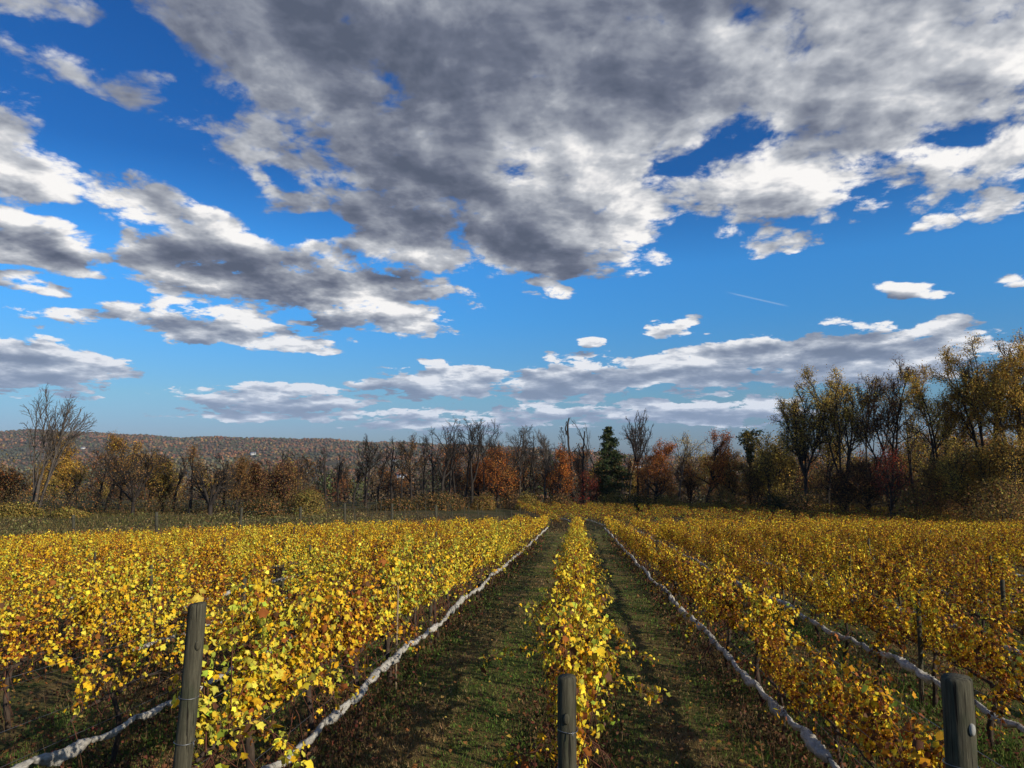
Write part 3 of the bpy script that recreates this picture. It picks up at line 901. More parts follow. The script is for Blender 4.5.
# (px, depth, top row in the picture, kind, trunk radius, style, leaves, bark, category, label)
TREES = [
    # meadow end
    (36, 84, 384, 'bare_tree', .16, MULTI, None, 'pale_bark', 'bare tree', 'tall bare tree with many pale stems arching out from one base'),
    (70, 97, 432, 'autumn_tree', .22, OVAL, L(2600, .34, OCHRE), 'bark', 'tree', 'ochre leaved tree just behind the many stemmed bare tree'),
    (6, 92, 466, 'autumn_tree', .16, BUSHY, L(1500, .34, RUST + BROWN), 'bark', 'tree', 'low rusty brown tree at the meadow edge of the picture'),
    (106, 90, 434, 'autumn_tree', .20, dict(BARE, lean=(.2, 0)), L(1300, .32, OCHRE + BROWN), 'bark', 'tree', 'half bare ochre tree leaning beside the many stemmed bare tree'),
    (134, 86, 448, 'bare_tree', .18, SPREAD, L(500, .3, BROWN), 'bark', 'bare tree', 'low bushy bare tree with tangled brown branches over the meadow'),
    (163, 92, 456, 'autumn_tree', .17, BUSHY, L(1300, .32, OLIVE + OCHRE), 'bark', 'tree', 'small olive and ochre tree above the pair of meadow fence posts'),
    (191, 88, 447, 'bare_tree', .15, TALL, L(300, .3, BROWN), 'bark', 'bare tree', 'thin upright dark bare tree next to the wide crooked one'),
    (211, 86, 462, 'bare_tree', .26, SPREAD, L(250, .3, BROWN), 'bark', 'bare tree', 'wide crooked bare tree with a short dark trunk'),
    (236, 90, 458, 'bare_tree', .18, dict(TALL, ang=(18, 22, 25), clear=.2), L(900, .3, BROWN), 'bark', 'tree', 'narrow dark brown tree like a column'),
    (256, 92, 464, 'autumn_tree', .18, OVAL, L(1500, .33, MAROON + BROWN), 'bark', 'tree', 'dark russet tree beside the narrow column tree'),
    (283, 94, 462, 'autumn_tree', .18, BUSHY, L(1500, .32, BROWN + MAROON), 'bark', 'tree', 'dark brown bushy tree rising behind the round olive bush'),
    (150, 104, 452, 'autumn_tree', .2, OVAL, L(1400, .34, BROWN + OCHRE), 'bark', 'tree', 'dull brown tree behind the low tangled bare tree'),
    (96, 88, 452, 'bare_tree', .13, TALL, None, 'bark', 'bare tree', 'thin dark bare trunk beside the leaning half bare ochre tree'),
    (121, 93, 446, 'bare_tree', .14, TALL, None, 'bark', 'bare tree', 'thin bare trunk between the leaning ochre tree and the tangled bare tree'),
    (147, 90, 450, 'bare_tree', .13, dict(TALL, lean=(.1, 0)), None, 'bark', 'bare tree', 'slanting thin bare tree just past the tangled low bare tree'),
    (174, 90, 452, 'bare_tree', .16, TALL, None, 'bark', 'bare tree', 'dark bare trunk next to the small olive and ochre tree'),
    (224, 94, 452, 'bare_tree', .13, TALL, None, 'bark', 'bare tree', 'thin bare trunk between the wide crooked tree and the narrow column tree'),
    (246, 96, 456, 'bare_tree', .16, dict(TALL, clear=.25), L(250, .3, BROWN), 'bark', 'bare tree', 'dark upright bare tree touching the narrow column tree'),
    (270, 97, 450, 'bare_tree', .15, TALL, None, 'bark', 'bare tree', 'bare trunk between the dark russet tree and the dark brown bushy tree'),
    (298, 100, 450, 'bare_tree', .15, TALL, None, 'bark', 'bare tree', 'thin bare tree standing past the dark brown bushy tree'),
    (312, 104, 456, 'bare_tree', .14, TALL, L(200, .3, BROWN), 'bark', 'bare tree', 'thin brown leaved bare tree before the row over the valley'),
    (378, 114, 446, 'bare_tree', .13, TALL, None, 'bark', 'bare tree', 'thin bare trunk just beyond the tall twin stemmed tree'),
    (402, 116, 440, 'bare_tree', .13, TALL, None, 'bark', 'bare tree', 'thin bare trunk between the bent stem and the fuzzy topped tree'),
    (433, 118, 426, 'bare_tree', .14, TALL, None, 'bark', 'bare tree', 'straight thin bare trunk close before the wide open forked tree'),
    (449, 116, 428, 'bare_tree', .14, TALL, None, 'bark', 'bare tree', 'straight thin bare trunk close behind the wide open forked tree'),
    (465, 119, 424, 'bare_tree', .15, TALL, None, 'bark', 'bare tree', 'thin bare trunk close before the forked tree over red undergrowth'),
    (484, 116, 422, 'bare_tree', .14, TALL, None, 'bark', 'bare tree', 'thin bare trunk close behind the forked tree over red undergrowth'),
    (506, 121, 424, 'bare_tree', .14, TALL, None, 'bark', 'bare tree', 'thin bare trunk rising above the orange maple'),
    (529, 124, 430, 'bare_tree', .13, TALL, None, 'bark', 'bare tree', 'thin bare trunk beside the first hazy grey crown'),
    (556, 124, 426, 'bare_tree', .13, TALL, None, 'bark', 'bare tree', 'thin bare trunk between the hazy broad crown and the dead trunks'),
    (647, 121, 426, 'bare_tree', .13, TALL, None, 'bark', 'bare tree', 'thin bare trunk between the fan shaped tree and the rust brown maple'),
    # middle, bare trees over the valley
    (326, 108, 446, 'bare_tree', .16, TALL, None, 'bark', 'bare tree', 'slender bare tree first of the thin row over the valley'),
    (339, 110, 452, 'bare_tree', .14, TALL, None, 'bark', 'bare tree', 'slender bare tree second of the thin row over the valley'),
    (353, 108, 462, 'bare_tree', .16, dict(TALL, lean=(.12, 0)), L(120, .3, BROWN), 'bark', 'bare tree', 'short bare tree leaning toward the tall twin stemmed one'),
    (366, 108, 433, 'bare_tree', .22, dict(BARE, leaders=2, fork=.12, lead_ang=9), None, 'bark', 'bare tree', 'tall bare tree with twin dark stems over the valley'),
    (391, 112, 436, 'bare_tree', .18, dict(TALL, lean=(.08, 0)), None, 'bark', 'bare tree', 'bare tree with a bent stem above the pale barn roof'),
    (411, 110, 432, 'bare_tree', .18, FUZZ, L(420, .28, BROWN), 'bark', 'bare tree', 'twiggy brown bare tree with a rounded fuzzy top'),
    (424, 115, 436, 'bare_tree', .14, TALL, None, 'bark', 'bare tree', 'thin straight bare tree behind the fuzzy topped one'),
    (441, 112, 416, 'bare_tree', .22, BARE, None, 'bark', 'bare tree', 'tall dark bare tree with wide open forks'),
    (456, 118, 432, 'bare_tree', .15, TALL, L(200, .28, RUST), 'bark', 'bare tree', 'thin bare tree between the two tall forked ones'),
    (472, 113, 415, 'bare_tree', .22, dict(BARE, leaders=2, fork=.3, lead_ang=16), None, 'bark', 'bare tree', 'tall forked bare tree standing over the red undergrowth'),
    (491, 118, 418, 'bare_tree', .17, BARE, None, 'bark', 'bare tree', 'tall bare tree behind the orange maple'),
    (498, 115, 449, 'maple_tree', .18, OVAL, L(1100, .34, ORANGE + RUST), 'bark', 'maple', 'glowing orange maple below the tall bare trees'),
    (479, 122, 462, 'maple_tree', .16, OVAL, L(1200, .34, RUST + MAROON), 'bark', 'maple', 'small dark red maple below the forked bare tree'),
    (521, 122, 424, 'bare_tree', .17, FUZZ, None, 'pale_bark', 'bare tree', 'grey twiggy bare tree first beyond the orange maple'),
    (545, 124, 428, 'bare_tree', .18, FUZZ, None, 'pale_bark', 'bare tree', 'broad grey bare tree with a hazy rounded crown'),
    (533, 118, 438, 'bare_tree', .13, TALL, None, 'bark', 'bare tree', 'thin dark bare tree between the two hazy grey crowns'),
    (563, 114, 446, 'maple_tree', .18, OVAL, L(1200, .34, ORANGE + RUST), 'bark', 'maple', 'orange maple at the foot of the broken trunks'),
    (510, 117, 466, 'maple_tree', .15, BUSHY, L(1100, .34, ORANGE + BROWN), 'bark', 'maple', 'low orange brown maple under the grey twiggy tree'),
    # around the conifer
    (597, 121, 416, 'bare_tree', .14, dict(TALL, clear=.6, kids=(1.0, 1.0, 1.0)), None, 'bark', 'bare tree', 'thin bare pole of a tree just behind the conifer'),
    (627, 124, 424, 'bare_tree', .16, FUZZ, L(200, .28, RUST), 'bark', 'bare tree', 'fine twigged bare tree between the conifer and the fan shaped tree'),
    (638, 119, 408, 'bare_tree', .15, VASE, None, 'bark', 'bare tree', 'bare tree with a clear stem and a fan shaped crown'),
    (586, 113, 472, 'maple_tree', .10, OVAL, L(420, .32, REDS), 'bark', 'maple', 'small scarlet maple at the foot of the conifer'),
    (655, 114, 439, 'maple_tree', .22, OVAL, L(2200, .34, RUST + RUST + ORANGE), 'bark', 'maple', 'rust brown round headed maple beyond the fan shaped bare tree'),
    (677, 122, 431, 'autumn_tree', .18, BARE, L(380, .3, GOLDOL), 'pale_bark', 'tree', 'nearly bare pale leaved tree between the two rust coloured maples'),
    (706, 112, 431, 'maple_tree', .2, dict(OVAL, clear=.3), L(1800, .34, ORANGE + RUST), 'bark', 'maple', 'tall orange maple with a ragged narrow top'),
    (690, 124, 458, 'autumn_tree', .18, BUSHY, L(1200, .32, BROWN), 'bark', 'tree', 'dull brown tree filling the gap beside the ragged orange maple'),
    (735, 114, 448, 'autumn_tree', .2, OVAL, L(2200, .34, OLIVE + BROWN), 'bark', 'tree', 'dark olive bushy tree next to the flat topped pine'),
    (722, 119, 452, 'autumn_tree', .18, OVAL, L(1300, .32, GOLDOL), 'bark', 'tree', 'pale gold tree tucked behind the dark olive one'),
    # tall woods
    (769, 104, 430, 'autumn_tree', .22, BARE, L(1100, .32, GOLDOL + OLIVE), 'bark', 'tree', 'loose olive gold tree at the start of the tall woods'),
    (786, 108, 446, 'autumn_tree', .2, OVAL, L(1500, .32, OLIVE), 'bark', 'tree', 'olive tree low between the loose gold tree and the first big crown'),
    (806, 97, 388, 'oak_tree', .30, dict(BIG, leaders=6, fork=.34, lead_ang=22, clear=.22, kids=(2.0, 1.8, 1.6), upb=(.05, .06, .05, .04)), L(4200, .31, GOLDOL), 'bark', 'oak', 'tall oak with a rounded olive gold crown first of the big trees'),
    (828, 104, 405, 'autumn_tree', .2, BARE, L(1100, .32, GOLDOL), 'bark', 'tree', 'thin crowned gold tree between the first and second big oaks'),
    (846, 95, 364, 'oak_tree', .30, BIG, L(4000, .31, GOLDOL), 'bark', 'oak', 'big open crowned oak with golden leaf tufts'),
    (866, 100, 372, 'oak_tree', .24, BIG, L(1700, .31, GOLDOL + MAROON), 'bark', 'oak', 'big sparse oak half gold half maroon'),
    (892, 94, 357, 'oak_tree', .26, BIG, L(2400, .31, MAROON + BROWN), 'bark', 'oak', 'big dark oak holding maroon leaves'),
    (890, 84, 447, 'maple_tree', .12, OVAL, L(620, .3, REDS), 'bark', 'maple', 'scarlet young maple under the maroon oak'),
    (917, 102, 404, 'bare_tree', .18, TALL, L(200, .3, GOLDOL), 'bark', 'bare tree', 'leafless pole like tree in the gap beyond the maroon oak'),
    (926, 106, 420, 'autumn_tree', .2, OVAL, L(1800, .32, OLIVE + GOLDOL), 'bark', 'tree', 'round olive crown low in the gap beyond the maroon oak'),
    (946, 90, 362, 'oak_tree', .30, BIG, L(6000, .31, GOLDOL + OCHRE[:2]), 'bark', 'oak', 'big leafy olive gold oak beside the tallest tree'),
    (988, 86, 335, 'oak_tree', .36, BIG, L(9000, .31, GOLDOL + OCHRE), 'bark', 'oak', 'tallest tree of the woods, a broad golden brown oak'),
    (1022, 82, 352, 'oak_tree', .32, BIG, L(8000, .31, GOLDOL + OCHRE), 'bark', 'oak', 'broad golden oak cut by the picture edge at the woods'),
    (1060, 84, 360, 'oak_tree', .32, BIG, L(3000, .31, GOLDOL), 'bark', 'oak', 'golden oak just beyond the edge of the picture'),
    (966, 82, 440, 'autumn_tree', .2, BUSHY, L(3200, .3, OLIVE + GOLDOL), 'bark', 'tree', 'dense olive brown small tree under the tallest oak'),
    (1008, 78, 432, 'autumn_tree', .2, BUSHY, L(3600, .3, OLIVE + OCHRE), 'bark', 'tree', 'dense ochre small tree at the corner of the vineyard'),
    (938, 86, 455, 'autumn_tree', .18, BUSHY, L(2400, .3, OLIVE + BROWN), 'bark', 'tree', 'dark olive small tree next to the scarlet maple'),
    (868, 90, 456, 'autumn_tree', .18, BUSHY, L(2200, .3, BROWN + MAROON), 'bark', 'tree', 'russet small tree under the half maroon oak'),
    (842, 92, 466, 'autumn_tree', .16, BUSHY, L(1700, .3, MAROON + BROWN), 'bark', 'tree', 'dark brown small tree under the big open oak'),
    (758, 108, 462, 'autumn_tree', .16, BUSHY, L(1500, .3, OLIVE + BROWN), 'bark', 'tree', 'low dark thicket tree under the flat topped pine'),
]

def build_trees():
    for k, (px, y, top, name, r0, style, leaves, bark, cat, label) in enumerate(TREES):
        x = x_at(px, y)
        H = z_at(px, top, y) - gz(x, y)
        skirt = None
        if leaves and style is BUSHY:
            skirt = (int(leaves['n'] * .3), H * .2, H * .5, BROWN, leaves['size'])
        plant_tree(name, label, cat, x, y, H, r0, style, leaves, bark, seed=k + 40, skirt=skirt)

def conifer(px, y, top, label, wide, name='conifer_tree', flat=False):
    x = x_at(px, y)
    z0 = gz(x, y)
    H = z_at(px, top, y) - z0
    root = tag(link(name, None, loc=(x, y, z0)), label, 'conifer' if not flat else 'pine', 'trees along the wood edge')
    mb = MB()
    mb.add(*tube([(0, 0, -.3), (.05, 0, H * .5), (0, .05, H)], [.2, .13, .03], 7))
    leaf = MB()
    lo = .62 if flat else .1
    nb = 70 if flat else 150
    rd = random.Random(9)
    for b in range(nb):
        f = lo + (1 - lo) * (b + rd.random()) / nb
        if not flat:
            reach = wide * (1 - f) ** .75 * rd.uniform(.3, 1.25) + .2
        else:
            reach = wide * (.35 + .65 * max(0, (f - .8) / .2)) * rd.uniform(.5, 1.1) if rd.random() < (.2 if f < .85 else .75) else .3
        a_ = rd.uniform(0, 6.283)
        d = np.array([math.cos(a_), math.sin(a_), rd.uniform(-.12, .25)])
        p0 = np.array([0, 0, f * H])
        t = np.linspace(0, 1, 5)[:, None]
        path = p0 + d * reach * t + np.array([0, 0, -.12 * reach]) * t ** 2
        mb.add(*tube(path, np.linspace(.035, .01, 5), 3, False))
        m = int((14 + 22 * reach) * (.55 if flat else 1))
        tt = rng.uniform(.25, 1.05, m)[:, None]
        P = p0 + d * reach * tt + np.array([0, 0, -.12 * reach]) * tt ** 2 + rng.normal(0, .17 + .05 * reach, (m, 3)) * np.array([1, 1, .6])
        V, F = leaf_quads(P, unit(m) + np.array([0, 0, .7]), rng.uniform(.25, .6, m), aspect=.5)
        leaf.add(V, F, np.repeat(pick([(.045, .065, .025), (.065, .085, .03), (.035, .05, .022), (.09, .085, .035)], m, None, .2), 4, 0))
    link('trunk', mb.mesh(name + '_trunk', True), M['bark'], root)
    link('crown', leaf.mesh(name + '_crown'), M['tree_leaf'], root)

def snag(px, y, top, label, paths):
    """dead broken trunk; paths in (dx px, row) pairs at this depth"""
    x = x_at(px, y)
    z0 = gz(x, y)
    root = tag(link('dead_tree', None, loc=(x, y, z0)), label, 'dead tree', 'trees along the wood edge')
    mb = MB()
    s = y / FPX
    for r0, pts in paths:
        P = np.array([(dx * s, rnd.uniform(-.2, .2), max(-.3, z_at(px, py, y) - z0)) for dx, py in pts])
        t = np.linspace(0, 1, 14)
        Q = np.stack([np.interp(t, np.linspace(0, 1, len(P)), P[:, k]) for k in range(3)], -1) + rng.normal(0, .05, (14, 3))
        mb.add(*tube(Q, np.linspace(r0, r0 * .45, 14) * rng.uniform(.85, 1.15, 14), 7))
    link('trunk', mb.mesh('dead_trunk', True), M['bark'], root)

def build_wood_edge():
    build_trees()
    conifer(609, 117, 427, 'dark green conifer rising alone from the orange trees', 4.0)
    conifer(750, 108, 431, 'dark thin pine with a small flat top', 2.2, 'pine_tree', True)
    snag(573, 117, 418, 'broken dead tree with a curved fork, taller of the two dead trunks', [(.24, [(0, 520), (-1, 470), (-4, 440), (-5, 424), (-3, 418)]), (.15, [(-4, 438), (-7, 430), (-6, 421)]), (.10, [(-3, 455), (4, 448), (6, 443)])])
    snag(583, 119, 430, 'broken dead tree with a stubby fork, shorter of the two dead trunks', [(.22, [(0, 520), (0, 470), (1, 450), (2, 431)]), (.15, [(0, 458), (-3, 452), (-4, 444)])])
    # separate bushes at the foot of the wood
    for px, y, top, wpx, pal, label in [
            (306, 92, 488, 20, OLIVE, 'round olive bush under the dark brown bushy tree'),
            (612, 112, 488, 16, OLIVE, 'grey green bush at the foot of the conifer'),
            (528, 113, 492, 12, OLIVE, 'low olive bush below the thin dark bare tree'),
            (484, 110, 494, 14, OLIVE + BROWN, 'low olive brown bush below the orange maple'),
            (640, 113, 493, 20, DARKGR + OLIVE, 'dark green bush under the fan shaped bare tree'),
            (667, 112, 494, 18, OLIVE, 'olive bush under the rust brown maple'),
            (775, 100, 492, 22, DARKGR, 'dark green bush at the start of the tall woods'),
            (800, 92, 488, 22, DARKGR + BROWN, 'dark bush below the first big oak'),
            (725, 107, 488, 24, OLIVE + BROWN, 'dull olive bush below the dark olive tree'),
            (20, 82, 502, 26, OLIVE, 'sprawling green bush beside the many stemmed bare tree'),
            (72, 82, 508, 20, OLIVE, 'low green bush in the meadow past the many stemmed tree'),
            (395, 103, 498, 22, BROWN + DARKGR, 'dark brown bush below the bent bare tree'),
            (440, 106, 492, 34, BROWN + DARKGR, 'wide dark thicket below the tall open forked tree'),
            (560, 112, 492, 22, BROWN + DARKGR, 'dark thicket below the orange maple and dead trunks'),
            (262, 86, 496, 26, DARKGR + BROWN, 'dark bush below the dark russet tree'),
            (1000, 74, 478, 40, OLIVE + BROWN, 'large dark olive bush at the vineyard corner'),
            (915, 84, 480, 34, BROWN + OLIVE, 'brown olive bush under the scarlet maple')]:
        x = x_at(px, y)
        z0 = gz(x, y)
        H = z_at(px, top, y) - z0
        W = wpx * y / FPX
        root = tag(link('bush', None, loc=(x, y, z0)), label, 'bush', 'bushes at the foot of the wood')
        n = int(1500 + 700 * W)
        d = unit(n)
        d[:, 2] = np.abs(d[:, 2])
        rr = rng.uniform(.35, 1.0, n) ** .6
        lump = 1 + .28 * vnoise(d[:, 0] * 3, d[:, 1] * 3 + d[:, 2] * 2, int(px))
        P = d * np.array([W, W * .8, H]) * (rr * lump)[:, None]
        V, F = leaf_quads(P, d + rng.normal(0, .6, d.shape), rng.uniform(.09, .26, n))
        mb = MB(); mb.add(V, F, np.repeat(pick(pal, n, None, .28), 4, 0))
        link('foliage', mb.mesh('bush_foliage'), M['tree_leaf'], root)
        S = []
        for _ in range(26):
            dd = unit(1)[0]; dd[2] = abs(dd[2]) + .4
            S.append((0, 0, -.1, *(dd * np.array([W, W * .8, H]) * .75), .04, .012))
        mb = MB(); mb.add(*segs_mesh(S, 3))
        link('stem', mb.mesh('bush_stem'), M['bark'], root)
build_wood_edge()

def build_deep_woods():
    """the wood behind the edge trees, one mass of trunks, twigs and leaves"""
    protos = []
    for k, (st, lv) in enumerate([(BARE, None), (TALL, None), (OVAL, (1300, BROWN)), (OVAL, (1300, OLIVE)), (FUZZ, None), (BUSHY, (1200, RUST + BROWN)), (OVAL, (1200, GOLDOL)), (TALL, (260, BROWN))]):
        S, T = skeleton(random.Random(400 + k), 12.0, .16, dict(st, maxl=2) if lv else st)
        V, F = segs_mesh(S[:, :8], 3)
        if lv:
            T2 = T.copy(); T2[:, 3] = 2
            LV, LF, LC = crown_leaves(T2, lv[0], .3, lv[1], spread=.6)
        else:
            LV, LF, LC = np.zeros((0, 3)), np.zeros((0, 4), int), np.zeros((0, 3))
        protos.append((V, F, LV, LF, LC))
    wood, leaf = MB(), MB()
    def put(px, y, H, pr):
        x = x_at(px, y)
        V, F, LV, LF, LC = protos[pr]
        a_ = rnd.uniform(0, 6.28)
        ca, sa = math.cos(a_), math.sin(a_)
        Rm = np.array([[ca, -sa, 0], [sa, ca, 0], [0, 0, 1]]).T
        f = H / 12
        o = np.array([x, y, gz(x, y)])
        wood.add(V @ Rm * np.array([f, f, f]) + o, F)
        if len(LV):
            leaf.add(LV @ Rm * f + o, LF, LC)
    for px0, px1, ya, yb, n, tops, prs in [
            (-60, 320, 98, 128, 66, (450, 486), (0, 1, 4, 5, 6, 7, 2, 1, 7)),
            (300, 440, 118, 138, 26, (455, 492), (0, 1, 5, 7, 1)),
            (440, 600, 124, 142, 50, (436, 484), (0, 1, 4, 5, 1, 7)),
            (600, 760, 124, 140, 40, (448, 488), (0, 2, 5, 3, 7, 6)),
            (755, 1120, 104, 140, 80, (425, 482), (2, 3, 5, 6, 7, 2, 3, 5)),
            (-260, -60, 84, 120, 22, (440, 486), (0, 2, 5, 6)),
            (1120, 1300, 84, 120, 20, (370, 470), (2, 3, 6))]:
        for _ in range(n):
            px, y = rnd.uniform(px0, px1), rnd.uniform(ya, yb)
            t = rnd.uniform(*tops)
            H = max(3.0, z_at(px, t, y) - gz(x_at(px, y), y))
            put(px, y, H, rnd.choice(prs))
    # brush along the foot of the wood
    n = 46000
    px = np.concatenate([rng.uniform(-150, 330, n // 2), rng.uniform(330, 1150, n - n // 2)])
    dep = np.interp(px, [-150, 0, 300, 450, 560, 740, 800, 1024, 1150], [80, 82, 90, 108, 117, 114, 98, 84, 82]) + rng.exponential(5.0, n)
    u = (px - 578) / FPX
    x = np.array([x_at(a_, b_) for a_, b_ in zip(px, dep)])
    hmax = np.interp(px, [-150, 300, 330, 440, 460, 740, 800, 1150], [4.8, 4.4, 1.7, 1.6, 2.4, 2.8, 4.5, 5.0]) * (1 + .4 * vnoise(x * .3, dep * .2, 31))
    h = hmax * rng.beta(1.1, 2.2, n)
    z = ground(x, dep) + h
    V, F = leaf_quads(np.stack([x, dep, z], -1), unit(n), rng.uniform(.08, .22, n))
    zone = vnoise(x * .15, dep * .15, 33)
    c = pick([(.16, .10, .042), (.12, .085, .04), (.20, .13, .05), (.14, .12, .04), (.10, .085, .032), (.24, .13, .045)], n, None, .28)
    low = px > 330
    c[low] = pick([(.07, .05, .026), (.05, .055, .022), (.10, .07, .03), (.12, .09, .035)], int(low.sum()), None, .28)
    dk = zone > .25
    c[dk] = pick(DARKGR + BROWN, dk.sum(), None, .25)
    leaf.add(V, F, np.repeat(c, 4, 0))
    tag(link('deep_woods', wood.mesh('deep_woods'), M['bark']), 'grey brown trunks and twigs crowding behind the edge of the wood', 'woods', kind='stuff')
    tag(link('woods_foliage', leaf.mesh('woods_foliage'), M['tree_leaf']), 'brown and olive foliage and brush filling the wood', 'foliage', kind='stuff')
build_deep_woods()

# ------------------------------------------------------------------ vineyard rows
ORD = ('first second third fourth fifth sixth seventh eighth ninth tenth eleventh twelfth thirteenth fourteenth fifteenth sixteenth seventeenth eighteenth nineteenth twentieth').split()
TENS = {20: 'twenty', 30: 'thirty', 40: 'forty', 50: 'fifty'}
def ordinal(i):
    if i <= 20:
        return ORD[i - 1]
    t = i // 10 * 10
    return TENS[t].replace('y', 'ieth') if i % 10 == 0 else TENS[t] + '-' + ORD[i % 10 - 1]

ROWS = [dict(x=-.10, y0=5.6, y1=69, side=0, k=0, name='the middle row')]
for k in range(1, 17):
    x = -3.20 if k == 1 else -5.56 - 2.45 * (k - 2)
    ROWS.append(dict(x=x, y0=max(6.0 if k == 1 else 7.6, -x / .90), y1=70.0 - 1.45 * (k - 1), side=-1, k=k, name='the %s row on the meadow side' % ordinal(k)))
for k in range(1, 19):
    x = 2.73 + 2.7 * (k - 1)
    ROWS.append(dict(x=x, y0=max(5.6, x / .72), y1=70.0 + min(3.0, k), side=1, k=k, name='the %s row on the woods side' % ordinal(k)))

YEL = [(.82, .62, .045), (.76, .46, .020), (.70, .60, .07), (.60, .28, .018), (.30, .10, .022), (.11, .05, .024), (.38, .43, .05)]
HUES = [('golden', (4, 4, 1.4, 2.2, 2.2, 2.0, .9)), ('yellow green', (4, 2.0, 3.0, .8, 1.3, 1.4, 2.8)), ('orange brown', (1.8, 3, .5, 3.0, 3.2, 3.0, .4))]

def vine_shoots(gen, thin=1.0):
    """canes of one vine in its own space: row along y, cordon at 0.95 m"""
    shoots = []
    for i in range(int(20 * thin)):
        y = -.9 + 1.8 * (i + gen.uniform()) / (20 * thin)
        p = np.array([gen.normal(0, .03), y, .95])
        if gen.uniform() < .09:
            d = np.array([gen.choice([-1, 1]) * gen.uniform(.35, .7), gen.normal(0, .3), gen.uniform(.4, .9)])
            Ln, g = gen.uniform(.7, 1.2), -.20
        else:
            d = np.array([gen.normal(0, .14), gen.normal(0, .24), 1.0])
            Ln, g = gen.uniform(.62, 1.28), -.055
        d /= np.linalg.norm(d)
        pts = [p]
        for s in range(9):
            d = d + np.array([gen.normal(0, .06), gen.normal(0, .09), g])
            d /= np.linalg.norm(d)
            p = p + d * Ln / 9
            pts.append(p)
        shoots.append(np.array(pts))
    return shoots

def make_vine(seed, hue, thin=1.0):
    gen = np.random.default_rng(seed)
    shoots = vine_shoots(gen, thin)
    wood = MB()
    zt = np.linspace(-.08, .93, 10)
    lean = gen.normal(0, .05)
    tr = np.stack([.03 * np.sin(zt * 6 + gen.uniform(0, 6)) + lean * zt, .04 * np.sin(zt * 5 + gen.uniform(0, 6)), zt], -1)
    wood.add(*tube(tr, np.linspace(.042, .030, 10) * gen.uniform(.8, 1.2, 10), 8))
    for s in (-1, 1):
        t = np.linspace(0, 1, 9)
        c = np.stack([tr[-1, 0] * (1 - t) + .03 * np.sin(t * 7 + s), tr[-1, 1] * (1 - t) + s * .88 * t, .90 + .06 * np.sin(t * 3) + .012 * np.sin(t * 25)], -1)
        wood.add(*tube(c, np.linspace(.028, .014, 9) * gen.uniform(.8, 1.25, 9), 7))
    cane = MB()
    P, N, Tp = [], [], []
    for sh in shoots:
        cane.add(*tube(sh, np.linspace(.007, .003, len(sh)), 4, False))
        m = int(gen.integers(84, 122) * gen.choice([1, 1, .85, .5]))
        t = gen.uniform(.06, 1.0, m) * (len(sh) - 1)
        i = np.minimum(t.astype(int), len(sh) - 2)
        base = sh[i] + (sh[i + 1] - sh[i]) * (t - i)[:, None]
        off = gen.normal(0, 1, (m, 3)) * np.array([1, .9, .7])
        off /= np.linalg.norm(off, axis=1, keepdims=True)
        P.append(base + off * gen.uniform(.03, .13, (m, 1)))
        nn = off * .8 + np.array([0, 0, .55]) + gen.normal(0, .45, (m, 3))
        nn[:, 0] += np.sign(off[:, 0]) * .5
        N.append(nn)
        Tp.append(off * .5 + np.array([0, 0, -1.0]) + gen.normal(0, .4, (m, 3)))
    # bare canes hanging under the cordon with a few leaves
    for _ in range(int(16 * thin)):
        y = gen.uniform(-.9, .9)
        a_ = np.array([gen.normal(0, .08), y, .93])
        b = a_ + np.array([gen.normal(0, .22), gen.normal(0, .2), -gen.uniform(.25, .75)])
        mid = (a_ + b) / 2 + np.array([gen.normal(0, .08), 0, .08])
        cane.add(*tube([a_, mid, b], [.0055, .005, .003], 4, False))
        m = int(gen.integers(0, 5))
        t = gen.uniform(.2, 1, (m, 1))
        P.append(a_ + (b - a_) * t + gen.normal(0, .05, (m, 3)))
        N.append(gen.normal(0, .6, (m, 3)) + np.array([0, 0, .3]))
        Tp.append(np.array([0, 0, -1.0]) + gen.normal(0, .4, (m, 3)))
    P, N, Tp = np.concatenate(P), np.concatenate(N), np.concatenate(Tp)
    size = np.clip(.056 * np.exp(gen.normal(0, .36, len(P))), .022, .115) * np.where(gen.uniform(size=len(P)) < .12, 1.15, 1)
    V, F, m = leaf_lobed(P, N, size, Tp)
    col = pick(YEL, len(P), HUES[hue][1], .16, gen)
    f = MB()
    tint = np.repeat(col[:, None], m, 1)
    dry = gen.uniform(size=len(P)) < .38                       # leaves drying brown from the rim
    rim = np.array([0] + [1] * (m - 1)) * gen.uniform(.3, 1, (len(P), m)) * dry[:, None]
    tint = tint * (1 - rim[..., None] * np.array([.45, .62, .45]))
    f.add(V, F, tint.reshape(-1, 3))
    return wood.mesh('vine_trunk', True), cane.mesh('vine_shoot', True), f.mesh('vine_foliage')

